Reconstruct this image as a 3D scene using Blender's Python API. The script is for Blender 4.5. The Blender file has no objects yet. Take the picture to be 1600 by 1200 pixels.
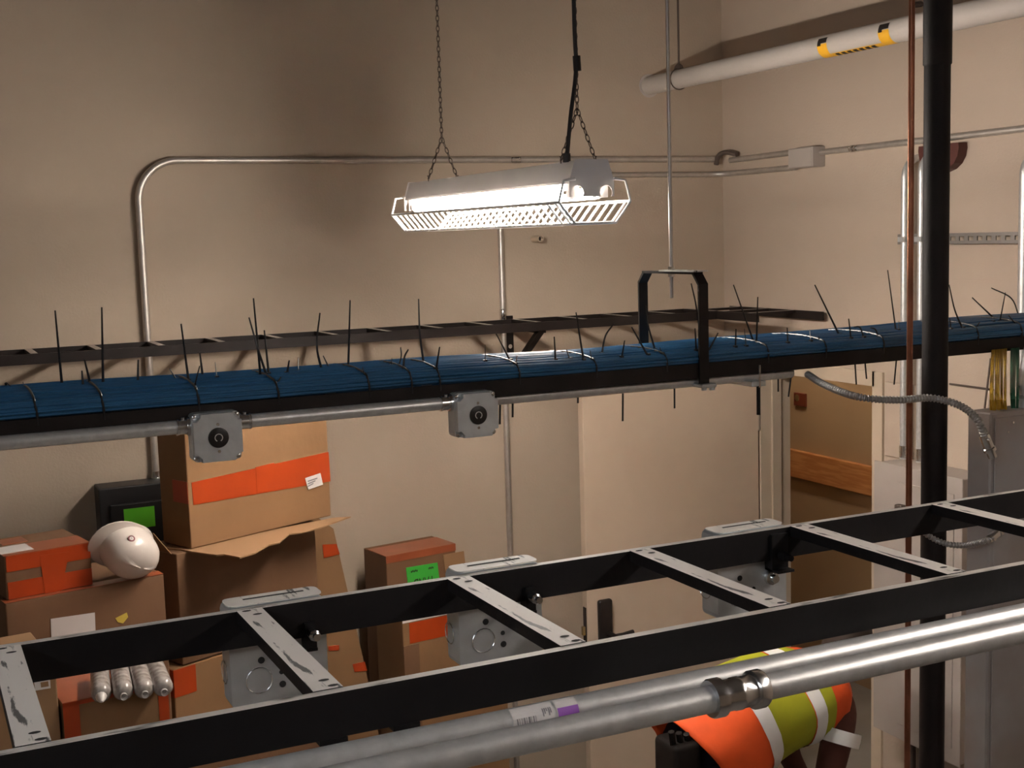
import bpy, bmesh, math, random
from mathutils import Vector, Matrix
random.seed(7)
scene = bpy.context.scene
COL = scene.collection
R = math.radians

# ------------------------------------------------------------------ camera
F = 2000.0                      # focal length in pixels of the 1600 px frame
EYE = Vector((0, 0, 2.79))
YAW, PITCH, ROLL = R(25.4), R(6.65), R(1.72)
fwd = Vector((math.sin(YAW)*math.cos(PITCH), math.cos(YAW)*math.cos(PITCH), -math.sin(PITCH)))
r0 = Vector((math.cos(YAW), -math.sin(YAW), 0))
u0 = r0.cross(fwd)
rgt = r0*math.cos(ROLL) - u0*math.sin(ROLL)
upv = r0*math.sin(ROLL) + u0*math.cos(ROLL)
cam_d = bpy.data.cameras.new('camera'); cam = bpy.data.objects.new('camera', cam_d); COL.objects.link(cam)
M3 = Matrix((rgt, upv, -fwd)).transposed()
cam.matrix_world = Matrix.Translation(EYE) @ M3.to_4x4()
cam_d.sensor_width = 36; cam_d.lens = F/1600*36; cam_d.clip_start = 0.05
scene.camera = cam

# ------------------------------------------------------------------ world, exposure
w = bpy.data.worlds.new('world'); scene.world = w; w.use_nodes = True
w.node_tree.nodes['Background'].inputs[0].default_value = (0.75, 0.8, 0.9, 1)
w.node_tree.nodes['Background'].inputs[1].default_value = 0.0
scene.view_settings.view_transform = 'Standard'
scene.view_settings.look = 'None'
scene.view_settings.gamma = 1
scene.view_settings.use_curve_mapping = False
scene.view_settings.exposure = 2.2
LAMP_MAIN, LAMP_RIGHT, LAMP_BACK = 34.0, 14.5, 18.0    # tube radiance of the fixtures in the room

# ------------------------------------------------------------------ placing helpers
def ray(px, py):
    return fwd*F + rgt*(px-800) - upv*(py-600)
def at_y(px, py, Y):
    d = ray(px, py); return EYE + d*(Y/d.y)
def at_x(px, py, X):
    d = ray(px, py); return EYE + d*(X/d.x)
def at_z(px, py, Z):
    d = ray(px, py); return EYE + d*((Z-EYE.z)/d.z)
def at_plane(px, py, p, n):
    d = ray(px, py); return EYE + d*((Vector(p)-EYE).dot(n)/d.dot(n))

# ------------------------------------------------------------------ materials
MATS = {}
def mat(name, col, rough=0.6, metal=0.0, var=0.12, scale=8.0, bump=0.0, bscale=60.0, col2=None, lo=0.45, hi=0.6,
        emit=None, spec=0.5, stretch=None, trans=0.0):
    if name in MATS: return MATS[name]
    m = bpy.data.materials.new(name); m.use_nodes = True; nt = m.node_tree; N = nt.nodes; L = nt.links
    b = N['Principled BSDF']; b.inputs['Roughness'].default_value = rough; b.inputs['Metallic'].default_value = metal
    b.inputs['Specular IOR Level'].default_value = spec
    if trans: b.inputs['Transmission Weight'].default_value = trans
    tc = N.new('ShaderNodeTexCoord'); mp = N.new('ShaderNodeMapping'); L.new(tc.outputs['Object'], mp.inputs[0])
    if stretch: mp.inputs['Scale'].default_value = stretch
    nz = N.new('ShaderNodeTexNoise'); nz.inputs['Scale'].default_value = scale; nz.inputs['Detail'].default_value = 5
    L.new(mp.outputs[0], nz.inputs['Vector'])
    cr = N.new('ShaderNodeValToRGB'); L.new(nz.outputs['Fac'], cr.inputs[0])
    e = cr.color_ramp.elements
    c = Vector(col)
    if col2 is None:
        a, d = c*(1-var), c*(1+var); e[0].position, e[1].position = 0.3, 0.7
    else:
        a, d = c, Vector(col2); e[0].position, e[1].position = lo, hi
    e[0].color = (*a, 1); e[1].color = (*d, 1)
    L.new(cr.outputs[0], b.inputs['Base Color'])
    if bump:
        n2 = N.new('ShaderNodeTexNoise'); n2.inputs['Scale'].default_value = bscale; n2.inputs['Detail'].default_value = 3
        L.new(mp.outputs[0], n2.inputs['Vector'])
        bp = N.new('ShaderNodeBump'); bp.inputs['Strength'].default_value = bump; bp.inputs['Distance'].default_value = 0.01
        L.new(n2.outputs['Fac'], bp.inputs['Height']); L.new(bp.outputs[0], b.inputs['Normal'])
    if emit:
        b.inputs['Emission Color'].default_value = (*emit[0], 1); b.inputs['Emission Strength'].default_value = emit[1]
    MATS[name] = m
    return m

mat('wall', (0.468, 0.379, 0.292), 0.75, var=0.035, scale=1.3, bump=0.12, bscale=90)
mat('wall_side', (0.485, 0.393, 0.312), 0.75, var=0.035, scale=1.3, bump=0.12, bscale=90)
mat('concrete', (0.24, 0.22, 0.2), 0.8, var=0.15, scale=3, bump=0.15)
mat('ceiling', (0.16, 0.14, 0.125), 0.9)
mat('corridor', (0.40, 0.275, 0.155), 0.8, var=0.05, scale=1.5)
mat('plywood', (0.50, 0.20, 0.06), 0.65, col2=(0.62, 0.29, 0.10), scale=5, stretch=(1, 1, 9))
mat('door_paint', (0.60, 0.475, 0.36), 0.5, var=0.03, scale=2)
mat('frame_paint', (0.56, 0.46, 0.35), 0.45, var=0.02)
mat('emt', (0.64, 0.64, 0.635), 0.38, 0.62, var=0.10, scale=60, bump=0.04, bscale=260)
mat('emt_wall', (0.60, 0.56, 0.52), 0.45, 0.8, var=0.08, scale=30)
mat('galv', (0.62, 0.65, 0.67), 0.42, 0.75, var=0.10, scale=28, bump=0.03, bscale=120)
mat('zinc', (0.72, 0.72, 0.72), 0.22, 1.0, var=0.06, scale=40)
mat('black_paint', (0.009, 0.008, 0.0085), 0.5, spec=0.22, var=0.3, scale=10, bump=0.05, bscale=70)
mat('brown_black', (0.014, 0.010, 0.009), 0.5, spec=0.25, var=0.3, scale=10)
mat('worn_white', (0.74, 0.70, 0.65), 0.55, col2=(0.10, 0.095, 0.09), scale=48, lo=0.58, hi=0.63, stretch=(2.2, 0.35, 1))
mat('worn_edge', (0.56, 0.53, 0.49), 0.5, col2=(0.07, 0.065, 0.06), scale=30, lo=0.56, hi=0.68, stretch=(0.6, 3, 1))
mat('rung_grey', (0.42, 0.38, 0.34), 0.6, var=0.1)
mat('dark_hole', (0.01, 0.01, 0.01), 0.8)
mat('blue_jacket', (0.024, 0.115, 0.245), 0.29, var=0.14, scale=40, stretch=(0.3, 4, 4))
mat('blue_core', (0.008, 0.05, 0.12), 0.7)
mat('tie_black', (0.012, 0.011, 0.012), 0.4)
mat('housing_white', (0.72, 0.68, 0.66), 0.4, var=0.03)
mat('guard_white', (0.82, 0.81, 0.80), 0.35, var=0.02)
mat('chain_steel', (0.13, 0.10, 0.085), 0.5, 0.5)
mat('cord', (0.03, 0.027, 0.028), 0.5)
mat('pipe_jacket', (0.50, 0.455, 0.415), 0.55, var=0.04, scale=6)
mat('yellow_label', (0.80, 0.42, 0.02), 0.45, var=0.08)
mat('ink', (0.012, 0.008, 0.006), 0.6)
mat('copper', (0.36, 0.14, 0.08), 0.36, 0.85, col2=(0.20, 0.08, 0.045), scale=9, lo=0.4, hi=0.65)
mat('foam_black', (0.011, 0.008, 0.008), 0.6, spec=0.25, var=0.3, scale=7, bump=0.05)
mat('red_paint', (0.085, 0.02, 0.015), 0.5)
mat('panel_white', (0.40, 0.35, 0.315), 0.5, var=0.03)
mat('panel_grey', (0.34, 0.33, 0.335), 0.5, 0.25, col2=(0.27, 0.21, 0.18), scale=3.2, lo=0.42, hi=0.72)  # grey broken up by browner noise patches
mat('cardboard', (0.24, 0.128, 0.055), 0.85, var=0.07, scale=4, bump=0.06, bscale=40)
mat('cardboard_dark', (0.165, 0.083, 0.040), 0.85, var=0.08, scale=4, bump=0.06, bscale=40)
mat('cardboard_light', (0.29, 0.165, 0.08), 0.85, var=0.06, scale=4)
mat('tape', (0.40, 0.050, 0.009), 0.28, var=0.07, scale=10)
mat('tape_brown', (0.29, 0.075, 0.03), 0.3, var=0.1, scale=10)
mat('paper', (0.66, 0.62, 0.60), 0.7, var=0.03)
mat('print_grey', (0.2, 0.19, 0.2), 0.7)
mat('green_label', (0.04, 0.42, 0.045), 0.55, var=0.04)
mat('green_bright', (0.20, 0.88, 0.05), 0.5, var=0.04)
mat('yellow_tape', (0.55, 0.40, 0.06), 0.5)
mat('hat_white', (0.66, 0.60, 0.55), 0.25, var=0.02)
mat('emblem', (0.16, 0.03, 0.035), 0.5)
mat('switch_black', (0.022, 0.021, 0.022), 0.5)
mat('clear_plastic', (0.36, 0.33, 0.31), 0.22, col2=(0.15, 0.125, 0.11), scale=35, lo=0.4, hi=0.7)
mat('vest_orange', (0.85, 0.10, 0.012), 0.7, var=0.08, scale=12, bump=0.15, bscale=14)
mat('vest_lime', (0.40, 0.42, 0.015), 0.7, var=0.08, scale=12, bump=0.15, bscale=14)
mat('reflective', (0.95, 0.95, 0.95), 0.3, var=0.0)
mat('shirt_maroon', (0.10, 0.03, 0.02), 0.85, var=0.2, bump=0.2, bscale=25)
mat('trouser_navy', (0.016, 0.014, 0.024), 0.9, spec=0.15, var=0.2, bump=0.2, bscale=25)
mat('skin', (0.42, 0.22, 0.15), 0.55, var=0.05)
mat('hair', (0.03, 0.018, 0.012), 0.7)
mat('boot', (0.06, 0.035, 0.02), 0.6)
mat('pouch', (0.011, 0.008, 0.007), 0.7, spec=0.2, var=0.4)
mat('wire_yellow', (0.50, 0.30, 0.02), 0.45, var=0.2, scale=60)
mat('wire_green', (0.012, 0.09, 0.045), 0.4, var=0.2, scale=60)
mat('lock_black', (0.012, 0.009, 0.008), 0.4)
mat('brass', (0.38, 0.28, 0.14), 0.4, 0.8)
mat('label_purple', (0.30, 0.10, 0.45), 0.45)
mat('sign_red', (0.16, 0.035, 0.015), 0.5)
mat('strut_steel', (0.26, 0.24, 0.225), 0.5, 0.6, var=0.1)
mat('flex_steel', (0.42, 0.41, 0.40), 0.38, 0.85, var=0.1)
mat('pale_plastic', (0.62, 0.58, 0.55), 0.3)

# ------------------------------------------------------------------ mesh helpers
class MB:
    def __init__(s): s.v, s.f, s.m = [], [], []
    def add(s, vs, fs, mi=0):
        o = len(s.v); s.v += [Vector(p) for p in vs]
        for f in fs: s.f.append([i+o for i in f]); s.m.append(mi)
        return s
    def box(s, a, b, mi=0, top=None):
        x0, y0, z0 = (min(a[i], b[i]) for i in range(3)); x1, y1, z1 = (max(a[i], b[i]) for i in range(3))
        vs = [(x0,y0,z0),(x1,y0,z0),(x1,y1,z0),(x0,y1,z0),(x0,y0,z1),(x1,y0,z1),(x1,y1,z1),(x0,y1,z1)]
        s.add(vs, [(0,3,2,1),(0,1,5,4),(1,2,6,5),(2,3,7,6),(3,0,4,7)], mi)
        o = len(s.v)-8
        s.f.append([o+4,o+5,o+6,o+7]); s.m.append(mi if top is None else top)
        return s
    def obox(s, c, ax, ay, az, mi=0):      # oriented box: centre, half axes
        c, ax, ay, az = map(Vector, (c, ax, ay, az))
        vs = [c+ax*i+ay*j+az*k for k in (-1,1) for i, j in ((-1,-1),(1,-1),(1,1),(-1,1))]
        return s.add(vs, [(0,3,2,1),(4,5,6,7),(0,1,5,4),(1,2,6,5),(2,3,7,6),(3,0,4,7)], mi)
    def rbox(s, a, b, bev=0.004, seg=2, mi=0):
        bm = bmesh.new(); bmesh.ops.create_cube(bm, size=1)
        c = (Vector(a)+Vector(b))/2; d = Vector([abs(b[i]-a[i]) for i in range(3)])
        for v in bm.verts: v.co = Vector((v.co.x*d.x, v.co.y*d.y, v.co.z*d.z))+c
        bmesh.ops.bevel(bm, geom=bm.edges[:], offset=bev, segments=seg, affect='EDGES', profile=0.5)
        bm.verts.index_update()
        s.add([v.co.copy() for v in bm.verts], [[v.index for v in f.verts] for f in bm.faces], mi); bm.free()
        return s
    def tube(s, path, r, n=12, mi=0, caps=True, rfn=None, flat=None):
        P = [Vector(p) for p in path]; rings = []
        T = []
        for i in range(len(P)):
            a, b = P[max(i-1,0)], P[min(i+1,len(P)-1)]; T.append((b-a).normalized())
        ref = Vector((0,0,1)) if abs(T[0].z) < 0.9 else Vector((1,0,0))
        u = (ref - T[0]*ref.dot(T[0])).normalized(); o = len(s.v)
        for i, p in enumerate(P):
            u = (u - T[i]*u.dot(T[i])).normalized(); w_ = T[i].cross(u)
            rr = rfn(i) if rfn else r
            for k in range(n):
                a = 2*math.pi*k/n
                q = u*math.cos(a)*rr + w_*math.sin(a)*rr*(flat or 1)
                s.v.append(p+q)
        for i in range(len(P)-1):
            for k in range(n):
                k2 = (k+1) % n
                s.f.append([o+i*n+k, o+i*n+k2, o+(i+1)*n+k2, o+(i+1)*n+k]); s.m.append(mi)
        if caps:
            s.f.append([o+k for k in range(n)][::-1]); s.m.append(mi)
            s.f.append([o+(len(P)-1)*n+k for k in range(n)]); s.m.append(mi)
        return s
    def lathe(s, prof, c, axis, n=24, mi=0, caps=True):   # prof: (radius, distance along axis)
        axis = Vector(axis).normalized(); c = Vector(c)
        ref = Vector((0,0,1)) if abs(axis.z) < 0.9 else Vector((1,0,0))
        u = (ref-axis*ref.dot(axis)).normalized(); w_ = axis.cross(u); o = len(s.v)
        for r, h in prof:
            for k in range(n):
                a = 2*math.pi*k/n; s.v.append(c+axis*h+(u*math.cos(a)+w_*math.sin(a))*r)
        for i in range(len(prof)-1):
            for k in range(n):
                k2 = (k+1) % n
                s.f.append([o+i*n+k, o+i*n+k2, o+(i+1)*n+k2, o+(i+1)*n+k]); s.m.append(mi)
        if caps:
            s.f.append([o+k for k in range(n)][::-1]); s.m.append(mi)
            s.f.append([o+(len(prof)-1)*n+k for k in range(n)]); s.m.append(mi)
        return s
    def prism(s, poly, d, mi=0):          # planar polygon of 3D points, extruded by vector d
        P = [Vector(p) for p in poly]; n = len(P); d = Vector(d)
        return s.add(P+[p+d for p in P], [list(range(n))[::-1], [n+i for i in range(n)]]+[[i,(i+1)%n,n+(i+1)%n,n+i] for i in range(n)], mi)
    def build(s, name, mats, parent=None, smooth=False, world=True, **tags):
        me = bpy.data.meshes.new(name)
        off = Vector((0,0,0))
        if parent is not None and world:
            q = parent
            while q is not None: off = off + Vector(q.location); q = q.parent
        elif parent is None and world and tags.get('origin') is not None: off = Vector(tags['origin'])
        me.from_pydata([tuple(p-off) for p in s.v], [], s.f)
        for mm in (mats if isinstance(mats, (list, tuple)) else [mats]): me.materials.append(MATS[mm])
        me.polygons.foreach_set('material_index', s.m)
        bm = bmesh.new(); bm.from_mesh(me); bmesh.ops.recalc_face_normals(bm, faces=bm.faces[:]); bm.to_mesh(me); bm.free()
        if smooth:
            me.polygons.foreach_set('use_smooth', [True]*len(me.polygons))
            try: me.set_sharp_from_angle(angle=R(38))
            except Exception: pass
        me.update()
        o = bpy.data.objects.new(name, me); COL.objects.link(o)
        if parent is not None: o.parent = parent
        else: o.location = off
        return o

def thing(name, label, cat, loc=(0,0,0), rotz=0.0, group=None):
    o = bpy.data.objects.new(name, None); COL.objects.link(o); o.empty_display_size = 0.05
    o.location = loc; o.rotation_euler = (0,0,rotz); o['label'] = label; o['category'] = cat
    if group: o['group'] = group
    return o
def tag(o, label, cat, group=None):
    o['label'] = label; o['category'] = cat
    if group: o['group'] = group
    return o
def struct(o): o['kind'] = 'structure'; return o
def copy_tree(o, parent=None):
    c = o.copy(); COL.objects.link(c); c.parent = parent
    for ch in list(o.children): copy_tree(ch, c)
    return c
def fillet(pts, rad, n=7):
    P = [Vector(p) for p in pts]; out = [P[0]]
    for i in range(1, len(P)-1):
        a = (P[i-1]-P[i]); b = (P[i+1]-P[i]); la, lb = a.length, b.length; a.normalize(); b.normalize()
        ang = a.angle(b); t = min(rad/math.tan(ang/2), la*0.49, lb*0.49); rr = t*math.tan(ang/2)
        p0, p1 = P[i]+a*t, P[i]+b*t; c = P[i]+(a+b).normalized()*(rr/math.sin(ang/2))
        for k in range(n+1):
            q = (p0-c).lerp(p1-c, k/n).normalized()*rr; out.append(c+q)
    out.append(P[-1]); return out
def spline(pts, n=8):
    P = [Vector(p) for p in pts]; P = [P[0]*2-P[1]]+P+[P[-1]*2-P[-2]]; out = []
    for i in range(1, len(P)-2):
        for k in range(n):
            t = k/n; a, b, c, d = P[i-1], P[i], P[i+1], P[i+2]
            out.append(0.5*((2*b)+(c-a)*t+(2*a-5*b+4*c-d)*t*t+(3*b-a-3*c+d)*t**3))
    out.append(P[-2]); return out
def seg(a, b, n):
    a, b = Vector(a), Vector(b); return [a.lerp(b, i/n) for i in range(n+1)]
def text_mesh(body, size, M, name, m, parent, extrude=0.0004):
    cu = bpy.data.curves.new(name, 'FONT'); cu.body = body; cu.size = size; cu.extrude = extrude; cu.align_x = 'CENTER'; cu.align_y = 'CENTER'
    t = bpy.data.objects.new('tmp', cu); COL.objects.link(t)
    dg = bpy.context.evaluated_depsgraph_get(); me = bpy.data.meshes.new_from_object(t.evaluated_get(dg))
    bpy.data.objects.remove(t); me.name = name; me.transform(M); me.materials.clear(); me.materials.append(MATS[m])
    o = bpy.data.objects.new(name, me); COL.objects.link(o); o.parent = parent; return o

ORD = ['zeroth','first','second','third','fourth','fifth','sixth','seventh','eighth','ninth','tenth','eleventh','twelfth','thirteenth',
       'fourteenth','fifteenth','sixteenth','seventeenth','eighteenth','nineteenth','twentieth']
def ordinal(i):
    if i <= 20: return ORD[i]
    tens = {2:'twenty',3:'thirty',4:'forty',5:'fifty',6:'sixty'}
    t, u_ = divmod(i, 10)
    return {30:'thirtieth',40:'fortieth',50:'fiftieth',60:'sixtieth'}.get(i, tens[t]+'-'+ORD[u_]) if u_ else {30:'thirtieth',40:'fortieth',50:'fiftieth',60:'sixtieth'}[i]

# ================================================================== THE ROOM
WY, WX = 5.30, 3.70          # back wall, right wall
XL, YF, HC = -3.2, -3.2, 4.6
HINGE = at_x(1190, 700, WX).y
OPN = at_x(1369, 660, WX).y
DTOP = at_x(1330, 594, WX).z
struct(MB().box((XL-0.15, YF-0.15, -0.12), (6.2, 9.0, 0)).build('floor', 'concrete'))
struct(MB().box((XL-0.15, YF-0.15, HC), (6.2, WY+0.15, HC+0.12)).build('ceiling', 'ceiling'))
struct(MB().box((XL-0.15, WY, 0), (WX+0.15, WY+0.15, HC)).build('wall_back', 'wall'))
struct(MB().box((XL-0.15, YF, 0), (XL, WY, HC)).build('wall_left', 'wall'))
struct(MB().box((XL-0.15, YF-0.15, 0), (6.2, YF, HC)).build('wall_front', 'wall'))
T = 0.15
struct(MB().box((WX, HINGE, 0), (WX+T, WY, HC)).box((WX, YF, 0), (WX+T, OPN, HC)).box((WX, OPN, DTOP), (WX+T, HINGE, HC)).build('wall_right', 'wall_side'))
struct(MB().box((5.1, YF, 0), (5.25, 9.0, 3.0)).build('wall_corridor', 'corridor'))
struct(MB().box((WX, 8.9, 0), (5.25, 9.0, 3.0)).box((WX+0.05, WY+0.15, 0), (WX+0.15, 8.9, 3.0)).build('wall_corridor_end', 'corridor'))
struct(MB().box((WX+T, YF, 3.0), (5.25, 9.0, 3.05)).build('ceiling_corridor', 'ceiling'))
# plaster joint running along the right wall
pj = at_x(1330, 433, WX).z
struct(MB().box((WX-0.0025, -1.0, pj-0.003), (WX, WY, pj+0.003)).build('trim_1', 'wall_side'))
# door frame
fw = 0.05
fr = MB().box((WX-0.012, HINGE-0.012, 0), (WX+T+0.012, HINGE+0.001, DTOP+fw)).box((WX-0.012, OPN-fw, 0), (WX+T+0.012, OPN+0.012, DTOP+fw)).box((WX-0.012, OPN, DTOP-0.012), (WX+T+0.012, HINGE, DTOP+fw))
fr.box((WX+0.05, HINGE-0.024, 0), (WX+0.10, HINGE-0.010, DTOP)).box((WX+0.05, OPN+0.010, 0), (WX+0.10, OPN+0.024, DTOP))
struct(fr.build('trim_2', 'frame_paint'))
# wood band and sign in the corridor
zb0, zb1 = at_x(1243, 745, 5.08).z, at_x(1243, 703, 5.08).z
tag(MB().rbox((5.06, 2.0, zb0), (5.099, 8.9, zb1), 0.004).build('wood_rail', 'plywood', origin=(5.08, 3.6, zb0)), 'orange-brown wooden board along the dim corridor wall beyond the doorway', 'board')
a, b = at_x(1240, 613, 5.08), at_x(1257, 636, 5.08)
sg = thing('wall_sign', 'small dark red sign on the corridor wall beyond the doorway', 'sign', (5.09, (a.y+b.y)/2, b.z))
MB().rbox((5.08, b.y, b.z), (5.1, a.y, a.z), 0.003).build('plate', 'sign_red', sg)
MB().lathe([(0.022,0),(0.022,0.002)], (5.08, (a.y+b.y)/2+0.02, (a.z+b.z)/2+0.01), (-1,0,0), 16).build('mark', 'brass', sg)
# open door leaf, swung parallel to the back wall
DY = HINGE + 0.047
dx0 = at_y(914, 800, DY-0.045).x
d = struct(bpy.data.objects.new('door_1', None)); COL.objects.link(d); d.location = (WX-0.02, DY, 0)
MB().rbox((dx0, DY-0.045, 0.01), (WX-0.016, DY, DTOP-0.01), 0.002, 1).build('leaf', 'door_paint', d)
lp = at_y(943, 960, DY-0.046)
lk = MB().rbox((lp.x-0.036, DY-0.075, lp.z-0.16), (lp.x+0.036, DY-0.045, lp.z+0.075), 0.012, 3).build('lock_body', 'lock_black', d, smooth=True)
lv = at_y(955, 993, DY-0.09)
lm = MB().lathe([(0.016,0),(0.016,0.045)], (lv.x, DY-0.075, lv.z), (0,-1,0), 14).tube([(lv.x-0.01, DY-0.11, lv.z), (lv.x+0.05, DY-0.115, lv.z+0.002), (lv.x+0.105, DY-0.11, lv.z+0.006)], 0.011, 10)
o = lm.build('lever', 'lock_black', d, smooth=True)
e = at_y(921, 985, DY-0.03)
MB().box((dx0-0.003, DY-0.036, e.z-0.11), (dx0, DY-0.010, e.z+0.11)).build('edge_plate', 'lock_black', d)
MB().box((dx0-0.016, DY-0.03, e.z-0.02), (dx0, DY-0.014, e.z+0.02)).build('latch', 'brass', d)
hz = MB()
for z in (0.25, 1.1, DTOP-0.25): hz.tube([(WX-0.012, DY-0.05, z-0.05), (WX-0.012, DY-0.05, z+0.05)], 0.008, 8)
hz.build('hinge', 'zinc', d)

# ================================================================== FLUORESCENT FIXTURES
def fixture(loc, strength, colour, label, suffix):
    """Four foot industrial fixture, long axis along Y, origin at its near end, top centre."""
    t = thing('fluorescent_fixture', label, 'lamp', loc)
    Ln = 1.25
    W2 = 0.075
    # housing: trapezoid channel with folded lips
    prof = [(-0.055,0),(0.055,0),(W2,-0.055),(W2,-0.062),(0.045,-0.062),(0.03,-0.05),(-0.03,-0.05),(-0.045,-0.062),(-W2,-0.062),(-W2,-0.055)]
    prof = [(x*0.88, z) for x, z in prof]
    MB().prism([(x, 0.0, z) for x, z in prof], (0, Ln, 0)).build('housing', 'housing_white', t, world=False)
    for y0 in (-0.004, Ln):
        ep = [(-0.052, 0.003), (0.052, 0.003), (0.070, -0.056), (0.070, -0.098)]
        for cxx in (0.045, -0.045): ep += [(cxx+0.0195*math.cos(R(a_)), -0.087+0.0195*math.sin(R(a_))) for a_ in ([-34]+list(range(-15, 196, 15))+[214])]
        ep += [(-0.070, -0.098), (-0.070, -0.056)]
        MB().prism([(x, y0, z) for x, z in ep], (0, 0.004, 0)).build('end_plate', 'housing_white', t, world=False)
    em = 'tube_light_'+suffix
    mat(em, (0.9,0.9,0.9), 0.3, emit=(colour, strength))
    for sx in (-1, 1):
        tb = MB().tube([(sx*0.045, 0.05, -0.087), (sx*0.045, Ln-0.05, -0.087)], 0.0165, 14).build('tube', em, t, smooth=True, world=False)
        for y0, y1 in ((0.03, 0.05), (Ln-0.05, Ln-0.03)):
            MB().tube([(sx*0.045, y0, -0.087), (sx*0.045, y1, -0.087)], 0.0168, 14).build('tube_cap', 'zinc', tb, smooth=True, world=False)
        for y0 in (0.012, Ln-0.03):
            MB().box((sx*0.045-0.014, y0, -0.10), (sx*0.045+0.014, y0+0.018, -0.055)).build('lamp_holder', 'guard_white', t, world=False)
    # wire guard: rails along the fixture and V-shaped ribs across it
    ga, gb, gc = (0.096, -0.055), (0.112, -0.112), (0.064, -0.170)
    wires = MB(); rw = 0.0034
    y0, y1 = -0.02, Ln+0.02
    for sx in (-1, 1):
        for (x, z) in (gb, gc): wires.tube([(sx*x, y0, z), (sx*x, y1, z)], rw*1.25, 6)
        for y in (y0, y1): wires.tube([(sx*0.060, y, -0.050), (sx*ga[0], y, ga[1]), (sx*gb[0], y, gb[1]), (sx*gc[0], y, gc[1])], rw*1.25, 6)
    for y in (y0, y1): wires.tube([(-gc[0], y, gc[1]), (gc[0], y, gc[1])], rw*1.25, 6)
    g = wires.build('wire_guard', 'guard_white', t, smooth=True, world=False)
    rib = MB()
    for sx in (-1, 1):
        rib.tube([(sx*gb[0], 0, gb[1]), (sx*gc[0], 0, gc[1])], rw*1.1, 6)
    rib.tube([(-gc[0], 0, gc[1]), (gc[0], 0, gc[1])], rw*1.1, 6)
    ro = rib.build('rib', 'guard_white', g, smooth=True, world=False)
    nr = 27
    for k in range(nr):
        q = ro if k == 0 else ro.copy()
        if k: COL.objects.link(q); q.parent = g
        q.location = (0, y0+(k+0.5)*(y1-y0)/nr, 0)
    return t
def chain_mesh(mb, a, b, pitch=0.017, wire=0.0016, lw=0.0055):
    a, b = Vector(a), Vector(b); D = (b-a); n = max(1, int(D.length/pitch)); dn = D.normalized()
    ref = Vector((0,1,0)) if abs(dn.y) < 0.9 else Vector((1,0,0))
    u = dn.cross(ref).normalized(); w_ = dn.cross(u)
    for k in range(n):
        c = a + D*((k+0.5)/n); s_ = u if k % 2 else w_; h = pitch*0.68
        loop = [c+dn*h*math.cos(t)+s_*lw*math.sin(t)*1.0 for t in [2*math.pi*i/8 for i in range(9)]]
        mb.tube(loop, wire, 4, caps=False)
near = at_y(918, 252, 3.12)
LX, LY0, LZ = 1.73, 3.10, 2.985
fx = fixture((LX, LY0, LZ), LAMP_MAIN, (1.0, 0.90, 0.80), 'lit white fluorescent fixture with wire guard hanging from chains', 'main')
def hanger(base, yoff, label):
    x, y, z = base.location.x, base.location.y+yoff, base.location.z
    t = thing('hanging_chain', label, 'chain', (x, y, z), group='chains of the lit fixture')
    m = MB(); chain_mesh(m, (x, y, z+0.145), (x, y, HC)); m.build('upper_chain', 'chain_steel', t, smooth=True)
    for s_ in (-1, 1):
        m = MB(); chain_mesh(m, (x+s_*0.055, y, z+0.004), (x, y, z+0.145)); m.build('leg_chain', 'chain_steel', t, smooth=True)
        MB().tube([(x+s_*0.055, y, z-0.004), (x+s_*0.055, y, z+0.012), (x+s_*0.058, y, z+0.016)], 0.002, 6).build('hook', 'chain_steel', t)
    return t
hanger(fx, 1.05, 'thin chain with forked end holding the far left end of the lit fixture')
hanger(fx, 0.07, 'thin chain with forked end holding the near right end of the lit fixture')
cy = LY0+0.045
ct = thing('power_cord', 'dark power cord running down beside the right-hand chain to the lit fixture', 'cord', (LX-0.05, cy, LZ))
MB().tube(spline([(LX-0.022, cy-0.01, HC), (LX-0.022, cy-0.01, LZ+0.45), (LX-0.014, cy, LZ+0.26), (LX-0.035, cy, LZ+0.12), (LX-0.05, cy, LZ+0.0)], 8), 0.006, 8).build('cable', 'cord', ct, smooth=True)
MB().tube([(LX-0.010, cy, LZ+0.245), (LX-0.012, cy, LZ+0.285)], 0.011, 10).build('tape_wrap', 'ink', ct, smooth=True)
MB().tube([(LX-0.05, cy, LZ-0.002), (LX-0.05, cy, LZ+0.022)], 0.011, 10).build('connector', 'cord', ct, smooth=True)
# the room's other fixtures, out of the frame
for (lx, ly, lz, st, colr, lab, sf) in ((1.95, -0.35, 3.30, LAMP_RIGHT, (1.0, 0.90, 0.82), 'fluorescent fixture over the near cable ladder, right of the viewer', 'right'),
                                    (-1.6, -0.6, 3.6, LAMP_BACK, (0.86, 0.93, 1.0), 'fluorescent fixture hanging over the aisle behind the viewer', 'back')):
    q = fixture((lx, ly, lz), st, colr, lab, sf)
    for yo in (0.1, 1.1):
        MB().tube([(lx, ly+yo, lz), (lx, ly+yo, HC)], 0.003, 6).build('suspension_wire', 'chain_steel', q)

corridor_fill = fixture((4.40, 5.2, 2.99), 9.0, (1.0, 0.84, 0.66), 'added unseen fluorescent fixture brightening the corridor beyond the doorway', 'corridor')  # unseen lamp, added to brighten the corridor behind the doorway

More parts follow.
